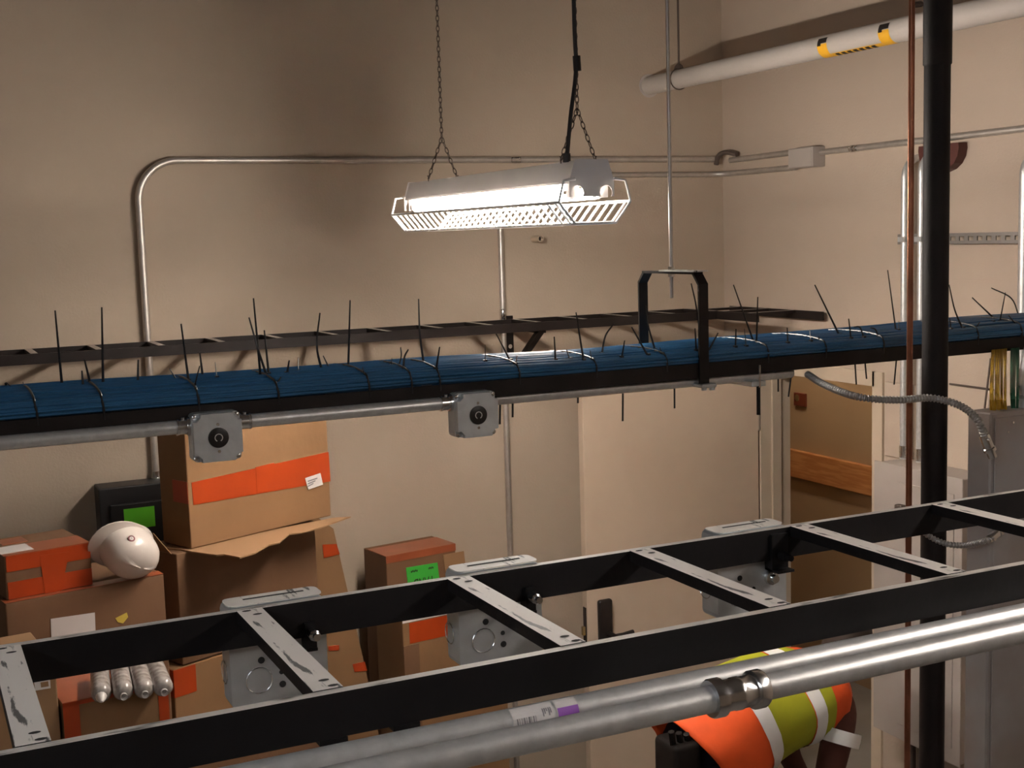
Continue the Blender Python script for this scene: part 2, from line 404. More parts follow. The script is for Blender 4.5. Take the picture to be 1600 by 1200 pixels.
# ================================================================== CABLE TRAYS (ladder runways)
RH, RT = 0.038, 0.010        # rail height and thickness
def ladder(name, label, cat, X0, X1, Y0, Y1, Zt, rungs, rail_m, edge_m, rung_m, slots=False, rung_w=0.0255, rung_h=0.012, bev=True):
    t = thing(name, label, cat, (X0, (Y0+Y1)/2, Zt-RH))
    for y in (Y0, Y1-RT):
        MB().box((X0, y, Zt-RH), (X1, y+RT, Zt), 0, 1).build('rail', [rail_m, edge_m], t)
    me = None
    for x in rungs:
        if me is None:
            r_ = MB().box((-rung_w/2, Y0+RT-(Y0+Y1)/2, RH-rung_h), (rung_w/2, Y1-RT-(Y0+Y1)/2, RH+0.0008), 0, 1)
            if slots:
                for yy, dxx in ((Y0+RT+0.022, 0.003), (Y0+RT+0.006, 0.006), (Y1-RT-0.022, 0.003), (Y1-RT-0.006, -0.004)):
                    yc = yy-(Y0+Y1)/2
                    r_.add([(dxx+0.0048*math.cos(a_), yc+0.0028*math.sin(a_), RH+0.0011) for a_ in [2*math.pi*k/10 for k in range(10)]], [list(range(10))], 2)
            o = r_.build('rung', [rail_m, rung_m, 'dark_hole'], t, world=False); me = o.data
        else:
            o = bpy.data.objects.new('rung', me); COL.objects.link(o); o.parent = t
        o.location = (x-X0, 0, 0)
    return t
ZT = 2.423
NY0 = at_z(508, 1083, ZT).y - 0.004
NY1 = NY0 + 0.283
rx0 = at_z(516, 1081, ZT).x
near_rungs = [rx0 + 0.2286*k for k in range(-1, 6)]
nl = ladder('cable_ladder', 'near black cable ladder with scuffed white rungs in the foreground', 'cable tray', -0.6, 2.6, NY0, NY1, ZT, near_rungs, 'black_paint', 'worn_edge', 'worn_white', True)
BY0, BY1, BZ = 2.70, 2.98, 2.453
bl = ladder('cable_ladder', 'black cable ladder carrying the thick bundle of blue cables', 'cable tray', -0.4, 3.69, BY0, BY1, BZ, [-0.3+0.2286*k for k in range(17)], 'brown_black', 'brown_black', 'rung_grey')
FY0, FY1, FZ = 4.93, 5.20, 2.412
fx0 = at_z(50, 550, FZ).x
fl = ladder('cable_ladder', 'far empty brown-black cable ladder along the back wall', 'cable tray', -0.6, 3.40, FY0, FY1, FZ, [fx0+0.2286*k for k in range(-3, 14)], 'brown_black', 'brown_black', 'rung_grey')
# short turned section along the right wall
ts = thing('cable_ladder', 'short turned end of the far cable ladder by the right wall', 'cable tray', (3.53, 4.9, FZ-RH))
yl = at_z(1195, 492, FZ).y
yr = at_z(1277, 488, FZ).y
MB().box((3.40, 4.62, FZ-RH), (3.41, FY1, FZ)).build('rail', 'brown_black', ts)
MB().box((3.66, 4.50, FZ-RH), (3.67, FY1, FZ)).build('rail', 'brown_black', ts)
for y in (4.70, 4.90, 5.12): MB().box((3.41, y-0.013, FZ-0.012), (3.66, y+0.013, FZ), 0, 1).build('rung', ['brown_black', 'rung_grey'], ts)
# wall bracket under the far ladder
kb = at_y(797, 540, 5.285); bx = kb.x
br = thing('wall_bracket', 'black triangular bracket under the far cable ladder behind the blue cables', 'bracket', (bx, WY-0.01, FZ-0.3))
MB().box((bx-0.02, WY-0.012, FZ-0.30), (bx+0.02, WY, FZ+0.01)).build('wall_plate', 'brown_black', br)
MB().box((bx-0.016, FY0+0.02, FZ-RH-0.012), (bx+0.016, WY, FZ-RH)).build('arm', 'brown_black', br)
MB().obox((bx, (FY0+0.04+WY)/2, FZ-0.155), (0.016,0,0), (0, (WY-FY0-0.04)/2, -0.115), (0,0.006,0.008)).build('brace', 'brown_black', br)
MB().lathe([(0.010,0),(0.010,0.006)], (bx, WY-0.012, FZ-0.13), (0,-1,0), 10).build('bolt', 'zinc', br)
# thin white plate seen on the wall side of the near ladder: four-inch boxes hung on its rear rail
def poly_round(w2, h2, c, n=3):
    out = []
    for sx, sz, a0 in ((1,1,0),(-1,1,90),(-1,-1,180),(1,-1,270)):
        for k in range(n+1):
            a_ = R(a0+90*k/n); out.append((sx*(w2-c)+c*math.cos(a_), sz*(h2-c)+c*math.sin(a_)))
    return out
def jbox_rear(px, label, var):
    p = at_y(px, 1000 if px < 600 else (960 if px < 1000 else 910), NY1+0.003)
    x0 = p.x; w_ = 0.102; zt = ZT+0.001; y0 = NY1+0.002; dep = 0.034
    t = thing('junction_box', label, 'junction box', (x0+w_/2, y0+dep/2, zt-w_-0.006), group='boxes hung on the near ladder')
    cx, cz = x0+w_/2, zt-w_/2-0.003
    MB().prism([(cx+a_, y0, cz+b_) for a_, b_ in poly_round(w_/2, w_/2+0.003, 0.008)], (0, dep, 0)).build('body', 'galv', t)
    MB().prism([(cx-0.03+0, y0+0.018, zt+0.0014), (cx+0.034, y0+0.018, zt+0.0014), (cx+0.034, y0+0.021, zt+0.0014), (cx-0.03, y0+0.021, zt+0.0014)], (0,0,0.0004)).build('slot', 'dark_hole', t)
    MB().prism([(cx+a_*1.0, y0+dep/2+b_, zt) for a_, b_ in poly_round(0.050, dep/2-0.001, 0.008)], (0,0,0.0013)).build('top_plate', 'worn_white', t)
    # knock-out rings and screw holes in the face seen through the ladder
    m = MB()
    cc = [(cx-0.022, cz-0.026, 0.0135)]
    for (kx, kz, kr) in cc:
        loop = [(kx+kr*math.cos(a_), y0-0.0004, kz+kr*math.sin(a_)) for a_ in [2*math.pi*k/20 for k in range(21)]]
        m.tube(loop, 0.0007, 4, caps=False)
    m.build('knockout', 'zinc', t)
    for (kx, kz, kr) in ((cx-0.019, cz-0.005, 0.0036), (cx+0.0015, cz-0.021, 0.0026), (cx+0.002, cz-0.034, 0.0036), (cx+0.02, cz-0.012, 0.0024)):
        MB().lathe([(kr,0),(kr,0.0006)], (kx, y0, kz), (0,-1,0), 10).build('screw_hole', 'dark_hole', t)
    kx2 = x0-0.0004
    MB().tube([(kx2, y0+0.027+0.012*math.cos(a_), cz-0.02+0.012*math.sin(a_)) for a_ in [2*math.pi*k/18 for k in range(19)]], 0.0007, 4, caps=False).build('knockout', 'zinc', t)
    k0_ = 0.012 if var == 3 else 0.006
    cl = MB().box((cx+0.030-k0_, NY1-RT-0.004, ZT-RH-0.014), (cx+0.030+k0_, NY1+0.001, ZT-(0.006 if var == 3 else 0.022)))
    cl.box((cx+0.030-k0_, NY1-(0.026 if var == 3 else 0.016), ZT-RH-0.014), (cx+0.030+k0_, NY1, ZT-RH-0.011))
    c_ = cl.build('clamp', 'black_paint', t)
    MB().lathe([(0.006,0),(0.006,0.012),(0.004,0.013),(0.004,0.02)], (cx+0.030, NY1-RT-0.006, ZT-RH+0.006), (0,-1,0), 8).build('clamp_screw', 'zinc' if var != 3 else 'black_paint', c_, smooth=True)
    if var > 1:
        MB().lathe([(0.009,0),(0.009,0.006),(0.005,0.007),(0.005,0.013)], (cx+0.026, y0, cz-0.010), (0,-1,0), 10).build('ground_screw', 'zinc', t, smooth=True)
    return t
jbox_rear(357, 'galvanised square box hanging behind the near ladder, leftmost of three', 1)
jbox_rear(716, 'galvanised square box hanging behind the near ladder, middle of three', 2)
jbox_rear(1121, 'galvanised square box hanging behind the near ladder, rightmost with black clamp', 3)

# front conduits of the near ladder
def conduit(name, label, path, r, m='emt', couplings=(), nseg=14, cat='conduit'):
    t = thing(name, label, cat, path[0])
    MB().tube(path, r, nseg).build('pipe', m, t, smooth=True)
    for (c, ax, k) in couplings:
        c, ax = Vector(c), Vector(ax).normalized()
        if k == 'compression':
            l = 0.028
            prof = [(r*1.36,-l),(r*1.46,-l+0.002),(r*1.46,-l+0.011),(r*1.18,-l+0.012),(r*1.18,-0.004),(r*1.24,-0.003),(r*1.24,0.003),(r*1.18,0.004),(r*1.18,l-0.012),(r*1.46,l-0.011),(r*1.46,l-0.002),(r*1.36,l)]
            MB().lathe(prof, c, ax, 24).build('coupling', 'zinc', t, smooth=True)
        else:
            l = 0.025 if k == 'set' else 0.035
            cp = MB().lathe([(r*1.0,-l),(r*1.14,-l+0.002),(r*1.14,-0.002),(r*1.2,-0.001),(r*1.2,0.001),(r*1.14,0.002),(r*1.14,l-0.002),(r*1.0,l)], c, ax, 14).build('coupling', 'zinc', t, smooth=True)
            sd = Vector((0,-1,0.3)) if abs(ax.y) < 0.7 else Vector((-1,0,0.3))
            sd = (sd-ax*sd.dot(ax)).normalized()
            for q in (-0.6, 0.6): MB().lathe([(r*0.28,0),(r*0.28,0.005)], c+ax*l*q+sd*r*1.1, sd, 8).build('set_screw', 'zinc', cp)
    return t
CR = 0.0119
lo = at_y(1240, 1064, 0.905); up = at_y(1240, 1036, 0.958)
cpx = at_y(1150, 1085, 0.905).x
lowc = conduit('conduit', 'front galvanised conduit with compression coupling, nearest to the viewer', [(-0.6, 0.905, lo.z), (2.6, 0.905, lo.z)], CR, couplings=[((cpx, 0.905, lo.z), (1,0,0), 'compression')], nseg=20)
upc = conduit('conduit', 'galvanised conduit with white barcode label just below the near ladder', [(-0.6, 0.958, up.z), (2.6, 0.958, up.z)], CR, nseg=20)
def arc_patch(mb, x0, x1, y, z, r, a0, a1, mi=0, n=8):
    vs = []
    for x in (x0, x1):
        for k in range(n+1):
            a_ = R(a0+(a1-a0)*k/n); vs.append((x, y-r*math.cos(a_), z+r*math.sin(a_)))
    mb.add(vs, [[k, k+1, n+1+k+1, n+1+k] for k in range(n)], mi)
lx0, lx1, lx2, lx3 = (at_y(q, 1115, 0.945).x for q in (803, 868, 872, 906))
m = MB(); arc_patch(m, lx0, lx1, 0.958, up.z, CR+0.0003, -25, 85); m.build('label', 'paper', upc)
m = MB(); arc_patch(m, lx2, lx3, 0.958, up.z, CR+0.0003, -25, 85); lb2 = m.build('label', 'paper', upc)
m = MB(); arc_patch(m, lx2+0.001, lx3, 0.958, up.z, CR+0.0005, -5, 40); m.build('label_band', 'label_purple', lb2)
m = MB()
for k, wd in enumerate((2,1,1,2,1,3,1,2,1)): arc_patch(m, lx0+0.0035+k*0.0022, lx0+0.0035+k*0.0022+wd*0.0005, 0.958, up.z, CR+0.0006, 0, 30)
for k in range(5): arc_patch(m, lx1-0.011+k*0.0019, lx1-0.0100+k*0.0019, 0.958, up.z, CR+0.0006, 20+9*(k%3), 52)
m.build('barcode', 'print_grey', upc)
# strut clips that carry the two conduits from the ladder
for px in (517, 655):
    x = at_z(px, 1150, ZT-RH).x
    tag(MB().box((x-0.012, NY0-0.002, ZT-RH-0.004), (x+0.012, NY0+RT, ZT-RH)).build('ladder_clip', 'black_paint', origin=(x, NY0, ZT-RH)), 'small black clip under the near ladder front rail, %s' % {517:'left one', 655:'right one', 1700:'far right one'}[px], 'clip')

# ================================================================== BLUE CABLE BUNDLE
BH = 0.042
def bundle_top(x, s=0.5):            # height of bundle above the rail top, s across 0..1 (front..rear)
    base = BH*(0.95+0.10*math.sin(x*2.3+0.6)+0.05*math.sin(x*7.1))
    return base*(1-abs(2*s-1)**5*0.35)
def cable_obj():
    m = MB(); rr = 0.0036; xs = [-0.4+i*0.068 for i in range(61)]
    rnd = random.Random(3)
    spec = []
    for j in range(11): spec.append(('f', (j+0.5)/11))
    for j in range(34): spec.append(('t', (j+0.5)/34))
    for j in range(26): spec.append(('x', rnd.random()))
    for j in range(12): spec.append(('g', rnd.random()))
    for kind, s in spec:
        ph, ph2, am, fq = rnd.random()*6.28, rnd.random()*6.28, rnd.uniform(0.3, 1.0), rnd.uniform(1.2, 3.4)
        path = []
        for x in xs:
            wv = am*math.sin(fq*x+ph)+0.5*am*math.sin(2.7*fq*x+ph2)
            if kind in ('f', 'g'):
                z = BZ+0.003+ (bundle_top(x, 0.1)-0.008)*min(1.0, max(0.0, s+0.07*wv)); y = BY0+0.012-0.006*math.sin(3.1*min(1,max(0,s)))+0.0022*wv
                if kind == 'g': y -= 0.003
            else:
                ss = min(0.985, max(0.02, s+0.022*wv)); y = BY0+0.012+ss*(BY1-BY0-0.024); z = BZ+bundle_top(x, ss)-0.004+0.0018*wv+(0.0045 if kind == 'x' else 0)
            path.append((x, y, z))
        m.tube(path, rr, 6, 0)
    # solid heart of the bundle
    prof = lambda x: [(x, BY0+0.014, BZ-0.012), (x, BY0+0.013, BZ+bundle_top(x,0.08)-0.010)]+[(x, BY0+0.014+s*(BY1-BY0-0.028), BZ+bundle_top(x,s)-0.008) for s in (0.1,0.3,0.5,0.7,0.9)]+[(x, BY1-0.014, BZ-0.012)]
    o0 = len(m.v); n = 8
    for x in xs: m.v += [Vector(p) for p in prof(x)]
    for i in range(len(xs)-1):
        for k in range(n):
            k2 = (k+1) % n; m.f.append([o0+i*n+k, o0+i*n+k2, o0+(i+1)*n+k2, o0+(i+1)*n+k]); m.m.append(1)
    o = m.build('blue_cable_bundle', ['blue_jacket', 'blue_core'], smooth=True, origin=(1.5, (BY0+BY1)/2, BZ))
    tag(o, 'thick bundle of blue network cables lying along the middle ladder', 'cables'); o['kind'] = 'stuff'
cable_obj()
# cable ties: (wrap x or None, base, [mid], tip)
TIES = [
 (None,(12,608),(9,598),(16,603)), (38,(38,604),None,(36,597)), (None,(97,602),None,(86,485)), (None,(130,605),None,(128,579)), (148,(142,602),None,(132,561)),
 (None,(161,601),None,(159,480)), (None,(215,598),None,(216,562)), (None,(277,593),None,(265,576)), (None,(295,595),(290,560),(283,506)), (303,(303,600),None,(312,572)),
 (None,(317,588),None,(312,550)), (None,(339,590),None,(336,566)), (None,(407,585),None,(396,466)), (None,(417,585),(403,545),(389,496)), (None,(420,584),None,(413,516)),
 (430,(430,602),None,(439,589)), (None,(448,583),None,(452,563)), (None,(466,580),None,(466,559)), (None,(503,577),(495,540),(500,489)), (None,(515,574),None,(505,556)),
 (None,(544,573),None,(547,469)), (571,(571,588),None,(566,574)), (None,(612,572),None,(612,560)), (None,(622,572),(627,556),(626,543)), (630,(630,574),(632,558),(638,546)),
 (None,(662,566),(656,520),(654,467)), (680,(681,577),None,(687,542)), (None,(758,563),None,(758,539)), (None,(798,560),None,(775,521)), (805,(805,568),None,(808,556)),
 (None,(868,557),None,(866,526)), (None,(891,555),None,(885,546)), (None,(912,556),(905,520),(900,488)), (925,(925,560),None,(922,548)), (None,(940,548),(946,525),(960,505)),
 (None,(971,551),None,(976,532)), (None,(1013,548),None,(987,511)), (None,(1024,542),(1012,505),(1009,477)), (1035,(1035,551),None,(1031,543)), (None,(1088,543),None,(1086,513)),
 (None,(1097,540),(1088,480),(1080,443)), (None,(1106,548),None,(1122,520)), (None,(1149,537),None,(1150,514)), (None,(1166,538),None,(1163,514)), (None,(1178,531),None,(1146,445)),
 (1185,(1182,532),None,(1184,464)), (None,(1231,531),None,(1230,512)), (None,(1267,531),None,(1265,515)), (1283,(1283,534),None,(1279,526)), (None,(1312,520),None,(1273,445)),
 (None,(1330,523),None,(1326,498)), (None,(1350,522),(1344,512),(1334,511)), (1373,(1373,524),(1368,515),(1360,512)), (None,(1400,514),None,(1387,422)), (None,(1404,514),None,(1404,502)),
 (None,(1486,512),None,(1484,497)), (None,(1505,510),(1492,485),(1483,445)), (1520,(1520,518),(1528,508),(1531,503)), (None,(1552,503),None,(1551,494)), (None,(1558,500),None,(1519,465)),
 (None,(1562,502),None,(1571,457)), (1590,(1588,505),None,(1576,493)), (None,(1592,488),(1580,466),(1549,450)),
]
HANG = [((783,628),(781,663)), ((802,624),(801,652)), ((904,614),(903,630)), ((974,606),(973,658)), ((1054,598),(1054,638)), ((1216,588),(1216,612)), ((1240,586),(1232,620)), ((1335,582),(1338,601)), ((1350,580),(1354,592)), ((1402,574),(1397,601))]
for i, (wx, b_, mid, tip) in enumerate(TIES):
    pz = at_z(b_[0], b_[1], BZ+BH); Y = min(max(pz.y, BY0+0.02), BY1-0.04)
    P0 = at_y(b_[0], b_[1], Y); P0.z = min(P0.z, BZ+bundle_top(P0.x, (Y-BY0)/(BY1-BY0))); P0.z = max(P0.z-0.004, BZ+0.02)
    pts = [P0] + ([at_y(mid[0], mid[1], Y+random.uniform(-0.01,0.01))] if mid else []) + [at_y(tip[0], tip[1], Y+random.uniform(-0.03,0.03))]
    m = MB(); ln = (pts[-1]-pts[0]).length
    path = spline(pts, 5) if mid else seg(pts[0], pts[1], 4)
    nP = len(path)
    m.tube(path, 0.0030, 6, rfn=lambda k: 0.0030*(1-0.45*k/(nP-1)), flat=0.45)
    m.obox(P0+Vector((0,0,0.004)), (0.0042,0,0), (0,0.0042,0), (0,0,0.0045))
    if wx is not None:
        x = P0.x
        wp = [(x+0.002, BY0+0.002, BZ-0.014), (x+0.001, BY0+0.000, BZ+0.012), (x-0.001, BY0+0.002, BZ+bundle_top(x,0.05)*0.75), (x-0.002, BY0+0.016, BZ+bundle_top(x,0.1)+0.001)]
        wp += [(x-0.002, BY0+0.012+s*(BY1-BY0-0.024), BZ+bundle_top(x,s)+0.004) for s in (0.3,0.6,0.9)]
        m.tube(spline(wp, 4), 0.0026, 6)
    size = 'long' if ln > 0.10 else ('mid-length' if ln > 0.05 else 'short')
    tag(m.build('cable_tie', 'tie_black', smooth=True, origin=P0), '%s black cable tie tail rising from the blue bundle, %s from the left' % (size, ordinal(i+1)), 'cable tie', 'cable ties rising from the blue bundle')
for i, (b_, tip) in enumerate(HANG):
    P0, P1 = at_y(b_[0], b_[1], BY0+0.03), at_y(tip[0], tip[1], BY0+0.03)
    P0.z = BZ-0.010
    m = MB(); m.tube(seg(P0, P1, 3), 0.0028, 6, flat=0.5); m.obox(P0, (0.004,0,0), (0,0.004,0), (0,0,0.004))
    tag(m.build('cable_tie', 'tie_black', smooth=True, origin=P0), 'black cable tie tail hanging below the blue cable ladder, %s from the left' % ordinal(i+1), 'cable tie', 'cable tie tails hanging below the blue cable ladder')

# trapeze hanger
tp = at_y(1099, 520, BY0-0.004); HX = tp.x
HZ = at_y(1045, 424, (BY0+BY1)/2).z
hg = thing('ladder_hanger', 'black inverted-U hanger bracket holding the blue cable ladder from a rod', 'bracket', (HX, (BY0+BY1)/2, BZ-RH))
bw = 0.014
ya, yb = BY0-0.004, BY1+0.004
for (yy, sgn) in ((ya, 1), (yb, -1)):
    leg = MB().box((HX-bw, yy-0.003, BZ-RH-0.02), (HX+bw, yy+0.003, HZ-0.03))
    leg.add([(HX-bw, yy-0.003*sgn, HZ-0.03), (HX+bw, yy-0.003*sgn, HZ-0.03), (HX+bw, yy+0.024*sgn, HZ), (HX-bw, yy+0.024*sgn, HZ),
             (HX-bw, yy+0.003*sgn, HZ-0.033), (HX+bw, yy+0.003*sgn, HZ-0.033), (HX+bw, yy+0.028*sgn, HZ-0.006), (HX-bw, yy+0.028*sgn, HZ-0.006)],
            [(0,1,2,3),(4,7,6,5),(0,3,7,4),(1,5,6,2),(0,4,5,1),(3,2,6,7)])
    leg.build('leg', 'brown_black', hg)
MB().box((HX-bw, ya+0.02, HZ-0.006), (HX+bw, yb-0.02, HZ)).build('cross_bar', 'brown_black', hg)
MB().box((HX-0.02, ya+0.005, HZ), (HX+0.02, (ya+yb)/2+0.03, HZ+0.004)).build('washer_plate', 'worn_white', hg)
MB().box((HX-0.012, ya-0.005, BZ-RH-0.02), (HX+0.012, yb+0.005, BZ-RH-0.014)).build('foot_bar', 'brown_black', hg)
ym = (ya+yb)/2
rd = thing('threaded_rod', 'long steel rod hanging from the ceiling to the black hanger bracket', 'rod', (HX, ym, HZ-0.06))
zb = at_y(1046, 466, ym).z
MB().tube([(HX, ym, zb), (HX, ym, HC)], 0.0050, 10).build('shaft', 'emt_wall', rd, smooth=True)
MB().lathe([(0.010,0),(0.010,0.008)], (HX, ym, HZ+0.004), (0,0,1), 6).build('nut', 'zinc', rd)
MB().lathe([(0.010,0),(0.010,0.008)], (HX, ym, HZ-0.014), (0,0,1), 6).build('nut', 'zinc', rd)

# conduit with receptacle boxes under the blue ladder
CY = BY0-0.012
c1 = at_y(340, 662, CY)
CZ = c1.z
def cover_poly(cx, cz, h, c):
    out = []
    for sx, sz in ((1,1),(-1,1),(-1,-1),(1,-1)):
        q = [(sx*h, sz*(h-c)), (sx*(h-c*0.45), sz*(h-c)), (sx*(h-c), sz*(h-c*0.45)), (sx*(h-c), sz*h)]
        if sx*sz < 0: q = q[::-1]
        out += q
    return [(cx+a_, cz+b_) for a_, b_ in out]
def recept_box(px, py, label):
    Yf = CY-0.030
    p = at_y(px, py, Yf); cx, cz = p.x, p.z
    t = thing('receptacle_box', label, 'outlet box', (cx, CY, cz-0.052), group='outlet boxes under the blue cable ladder')
    MB().prism([(cx+a_, Yf+0.010, cz+b_) for a_, b_ in poly_round(0.051, 0.051, 0.010)], (0, 0.038, 0)).build('body', 'galv', t)
    cv = MB().prism([(x, Yf-0.008, z) for x, z in cover_poly(cx, cz, 0.0505, 0.016)], (0, 0.0185, 0)).build('cover', 'galv', t)
    for sx, sz in ((1,1),(-1,-1),(-1,1),(1,-1)):
        MB().lathe([(0.0058,0),(0.0058,0.003),(0.003,0.0045)], (cx+sx*0.044, Yf+0.010, cz+sz*0.044), (0,-1,0), 10).build('cover_screw', 'zinc', cv, smooth=True)
    rc = MB().lathe([(0.0215,0),(0.0215,0.002),(0.019,0.003)], (cx, Yf-0.008, cz), (0,-1,0), 26).build('receptacle', 'lock_black', t, smooth=True)
    lp_ = [(cx+0.008*math.cos(a_), Yf-0.0112, cz+0.008*math.sin(a_)) for a_ in [R(-60+30*k) for k in range(11)]]
    MB().tube(lp_, 0.0011, 5).build('twist_slot', 'pale_plastic', rc)
    for dz in (0.028, -0.029): MB().lathe([(0.0032,0),(0.0032,0.0015)], (cx, Yf-0.008, cz+dz), (0,-1,0), 10).build('face_screw', 'zinc', t)
    return cx
xa = recept_box(340, 683, 'galvanised outlet box with black receptacle in front of the big carton')
xb = recept_box(745, 648, 'galvanised outlet box with black receptacle under the middle of the blue cables')
ER = 0.0148
for (x0_, x1_, lab, yy, zz) in ((-0.4, xa-0.051, 'conduit under the blue ladder running left from the left outlet box', CY, CZ), (xa+0.051, xb-0.051, 'conduit under the blue ladder between the two outlet boxes', CY, CZ),
                         (xb+0.051, HX+0.30, 'conduit under the blue ladder running right from the right outlet box', BY0+0.032, BZ-RH-0.010)):
    t = thing('conduit', lab, 'conduit', (x0_, yy, zz))
    MB().tube([(x0_, yy, zz), (x1_, yy, zz)], ER, 16).build('pipe', 'emt', t, smooth=True)
    for xe, s_ in ((x0_, 1), (x1_, -1)):
        if xe < 0 or xe > HX: continue
        cn = MB().lathe([(ER*1.35,0),(ER*1.35,0.006),(ER*1.12,0.007),(ER*1.12,0.022),(ER*1.22,0.023),(ER*1.22,0.027),(ER,0.028)], (xe, yy, zz), (s_,0,0), 14).build('connector', 'zinc', t, smooth=True)
        MB().lathe([(0.004,0),(0.004,0.006)], (xe+s_*0.014, yy-0.004, zz+ER*1.05), (0,-0.3,1), 8).build('set_screw', 'zinc', cn)
# straps and a strut with a rod end near the hanger
sx_ = at_y(1105, 606, CY).x
tag(MB().rbox((sx_-0.022, CY-0.012, CZ-0.020), (sx_+0.022, CY+0.04, CZ-0.010), 0.003).tube([(sx_-0.012, CY-0.004, CZ-0.012), (sx_-0.012, CY-0.004, CZ-0.026)], 0.007, 8).tube([(sx_+0.012, CY-0.004, CZ-0.012), (sx_+0.012, CY-0.004, CZ-0.027)], 0.008, 8).build('beam_clamp', 'galv', origin=(sx_, CY, CZ-0.02)), 'small galvanised clamp under the conduit below the black hanger', 'clamp')
srx = at_y(1185, 612, CY).x
st_ = thing('support_strut', 'short steel strut with hanging black rod end beneath the blue cables', 'bracket', (srx, CY, BZ-RH-0.05))
zr = at_y(1186, 600, CY).z
MB().rbox((srx-0.022, CY-0.004, zr-0.006), (srx+0.022, CY+0.32, zr+0.008), 0.002, 1).build('channel', 'galv', st_)
MB().tube([(srx, CY-0.006, zr-0.008), (srx, CY-0.006, zr+0.05)], 0.0028, 8).build('bolt', 'zinc', st_, smooth=True)
zq = at_y(1186, 648, CY).z
MB().tube([(srx, CY, zq), (srx, CY, zr-0.005)], 0.0052, 8).build('rod_end', 'black_paint', st_, smooth=True)
# ================================================================== WALL CONDUITS
WC = WY-0.022
cr2 = 0.0145
lvx = at_y(226, 460, WC).x; uz = at_y(600, 250, WC).z; lbz = at_y(250, 748, WC).z
uend = at_y(1152, 257, WC).x
uend = min(uend, WX-0.04)
pth = fillet([(lvx, WC, lbz), (lvx, WC, uz), (uend, WC, uz)], 0.16, 12)
conduit('conduit', 'long wall conduit rising from the black switch and bending right along the back wall', pth, cr2, 'emt_wall', [((at_y(805,252,WC).x, WC, uz), (1,0,0), 'set')])
mvx = at_y(784, 430, WC).x; u2 = at_y(1050, 273, WC).z
bxp0, bxp1 = at_x(1243, 262, WX-0.03), at_x(1281, 230, WX-0.03)
WCX = WX-0.025
lowz = at_x(1200, 266, WCX).z
pth = fillet([(mvx, WC, 0.0), (mvx, WC, u2), (WCX, WC, u2), (WCX, bxp0.y, (u2+bxp0.z)/2+0.0)], 0.09, 10)
zmid = at_y(788, 491, WC).z
conduit('conduit', 'vertical wall conduit in the middle of the back wall, below the lit fixture', pth, cr2*0.92, 'emt_wall', [((mvx, WC, zmid), (0,0,1), 'set')])
# pull box on the right wall and its conduits
pb = thing('pull_box', 'small metal box on the right wall where the upper conduits meet', 'junction box', (WX-0.05, (bxp0.y+bxp1.y)/2, bxp0.z))
zb0, zb1 = bxp0.z-0.005, bxp1.z+0.005
MB().rbox((WX-0.07, bxp1.y, zb0), (WX, bxp0.y, zb1), 0.004).build('body', 'panel_white', pb)
MB().rbox((WX-0.074, bxp1.y+0.004, zb0+0.004), (WX-0.07, bxp0.y-0.004, zb1-0.004), 0.0015, 1).build('cover', 'panel_white', pb)
uz2 = (zb0+zb1)/2+0.03
conduit('conduit', 'short upper conduit between the wall corner and the small box on the right wall', [(WCX, WY-0.10, uz2-0.004), (WCX, bxp0.y, uz2)], cr2*0.92, 'emt_wall')
hk = at_y(1133, 252, WY-0.08)
tag(MB().tube(spline([(WX-0.06, WY-0.03, uz2-0.02), (WX-0.06, WY-0.05, uz2+0.02), (WX-0.045, WY-0.09, uz2+0.035), (WX-0.03, WY-0.16, uz2+0.02)], 5), 0.012, 8).build('conduit_elbow', 'chain_steel', smooth=True, origin=(WX-0.06, WY-0.03, uz2)), 'small dark elbow fitting where the upper conduits reach the wall corner', 'fitting')
r0_, r1_ = at_x(1283, 238, WCX), at_x(1600, 201, WCX)
dy = (r1_-r0_)
cpl = at_x(1335, 232, WCX)
conduit('conduit', 'conduit along the right wall running from the small box past the black pipe', [Vector((WCX, r0_.y, r0_.z)), Vector((WCX, r0_.y, r0_.z))+dy*1.6], cr2*0.92, 'emt_wall', [((WCX, cpl.y, cpl.z), dy, 'set')])
# open pipe stub in the back wall
sp = at_y(843, 373, WY-0.06)
ps = thing('pipe_stub', 'short open pipe stub sticking out of the back wall under the fixture', 'pipe', (sp.x, WY, sp.z))
MB().lathe([(0.0,0.0),(0.016,0.0),(0.016,0.075),(0.012,0.075),(0.012,0.02),(0.0,0.02)], (sp.x, WY, sp.z), (0,-1,0), 18, caps=False).build('sleeve', 'frame_paint', ps, smooth=True)
MB().lathe([(0.0118,0.0),(0.0118,0.002)], (sp.x, WY-0.05, sp.z), (0,-1,0), 16).build('bore', 'dark_hole', ps)

# pair of tall conduits on the right wall with strut
SX = WX-0.065
pz0 = at_x(1400, 720, WX-0.12).z
for px, lab in ((1413, 'left of the paired vertical conduits entering the white panel top'), (1439, 'right of the paired vertical conduits half hidden by the black pipe'), (1600, 'vertical conduit at the right edge of the view beyond the strut')):
    q = at_x(px, 450, SX); tz = at_x(px, 246 if px < 1430 else 238, SX).z
    pth = fillet([(SX, q.y, (pz0 if px < 1500 else 1.9)), (SX, q.y, tz), (WX+0.1, q.y, tz)], 0.11, 10)
    conduit('conduit', 'galvanised '+lab, pth, 0.0150 if px < 1500 else 0.022, 'emt', [((SX, q.y, pz0+0.03), (0,0,1), 'set')] if px < 1500 else [])
s0, s1 = at_x(1406, 372, WX-0.03), at_x(1640, 366, WX-0.03); sz = at_x(1540, 372, WX-0.03).z
su = thing('strut_channel', 'slotted steel strut on the right wall holding the vertical conduits', 'strut', (WX, s1.y, sz-0.02))
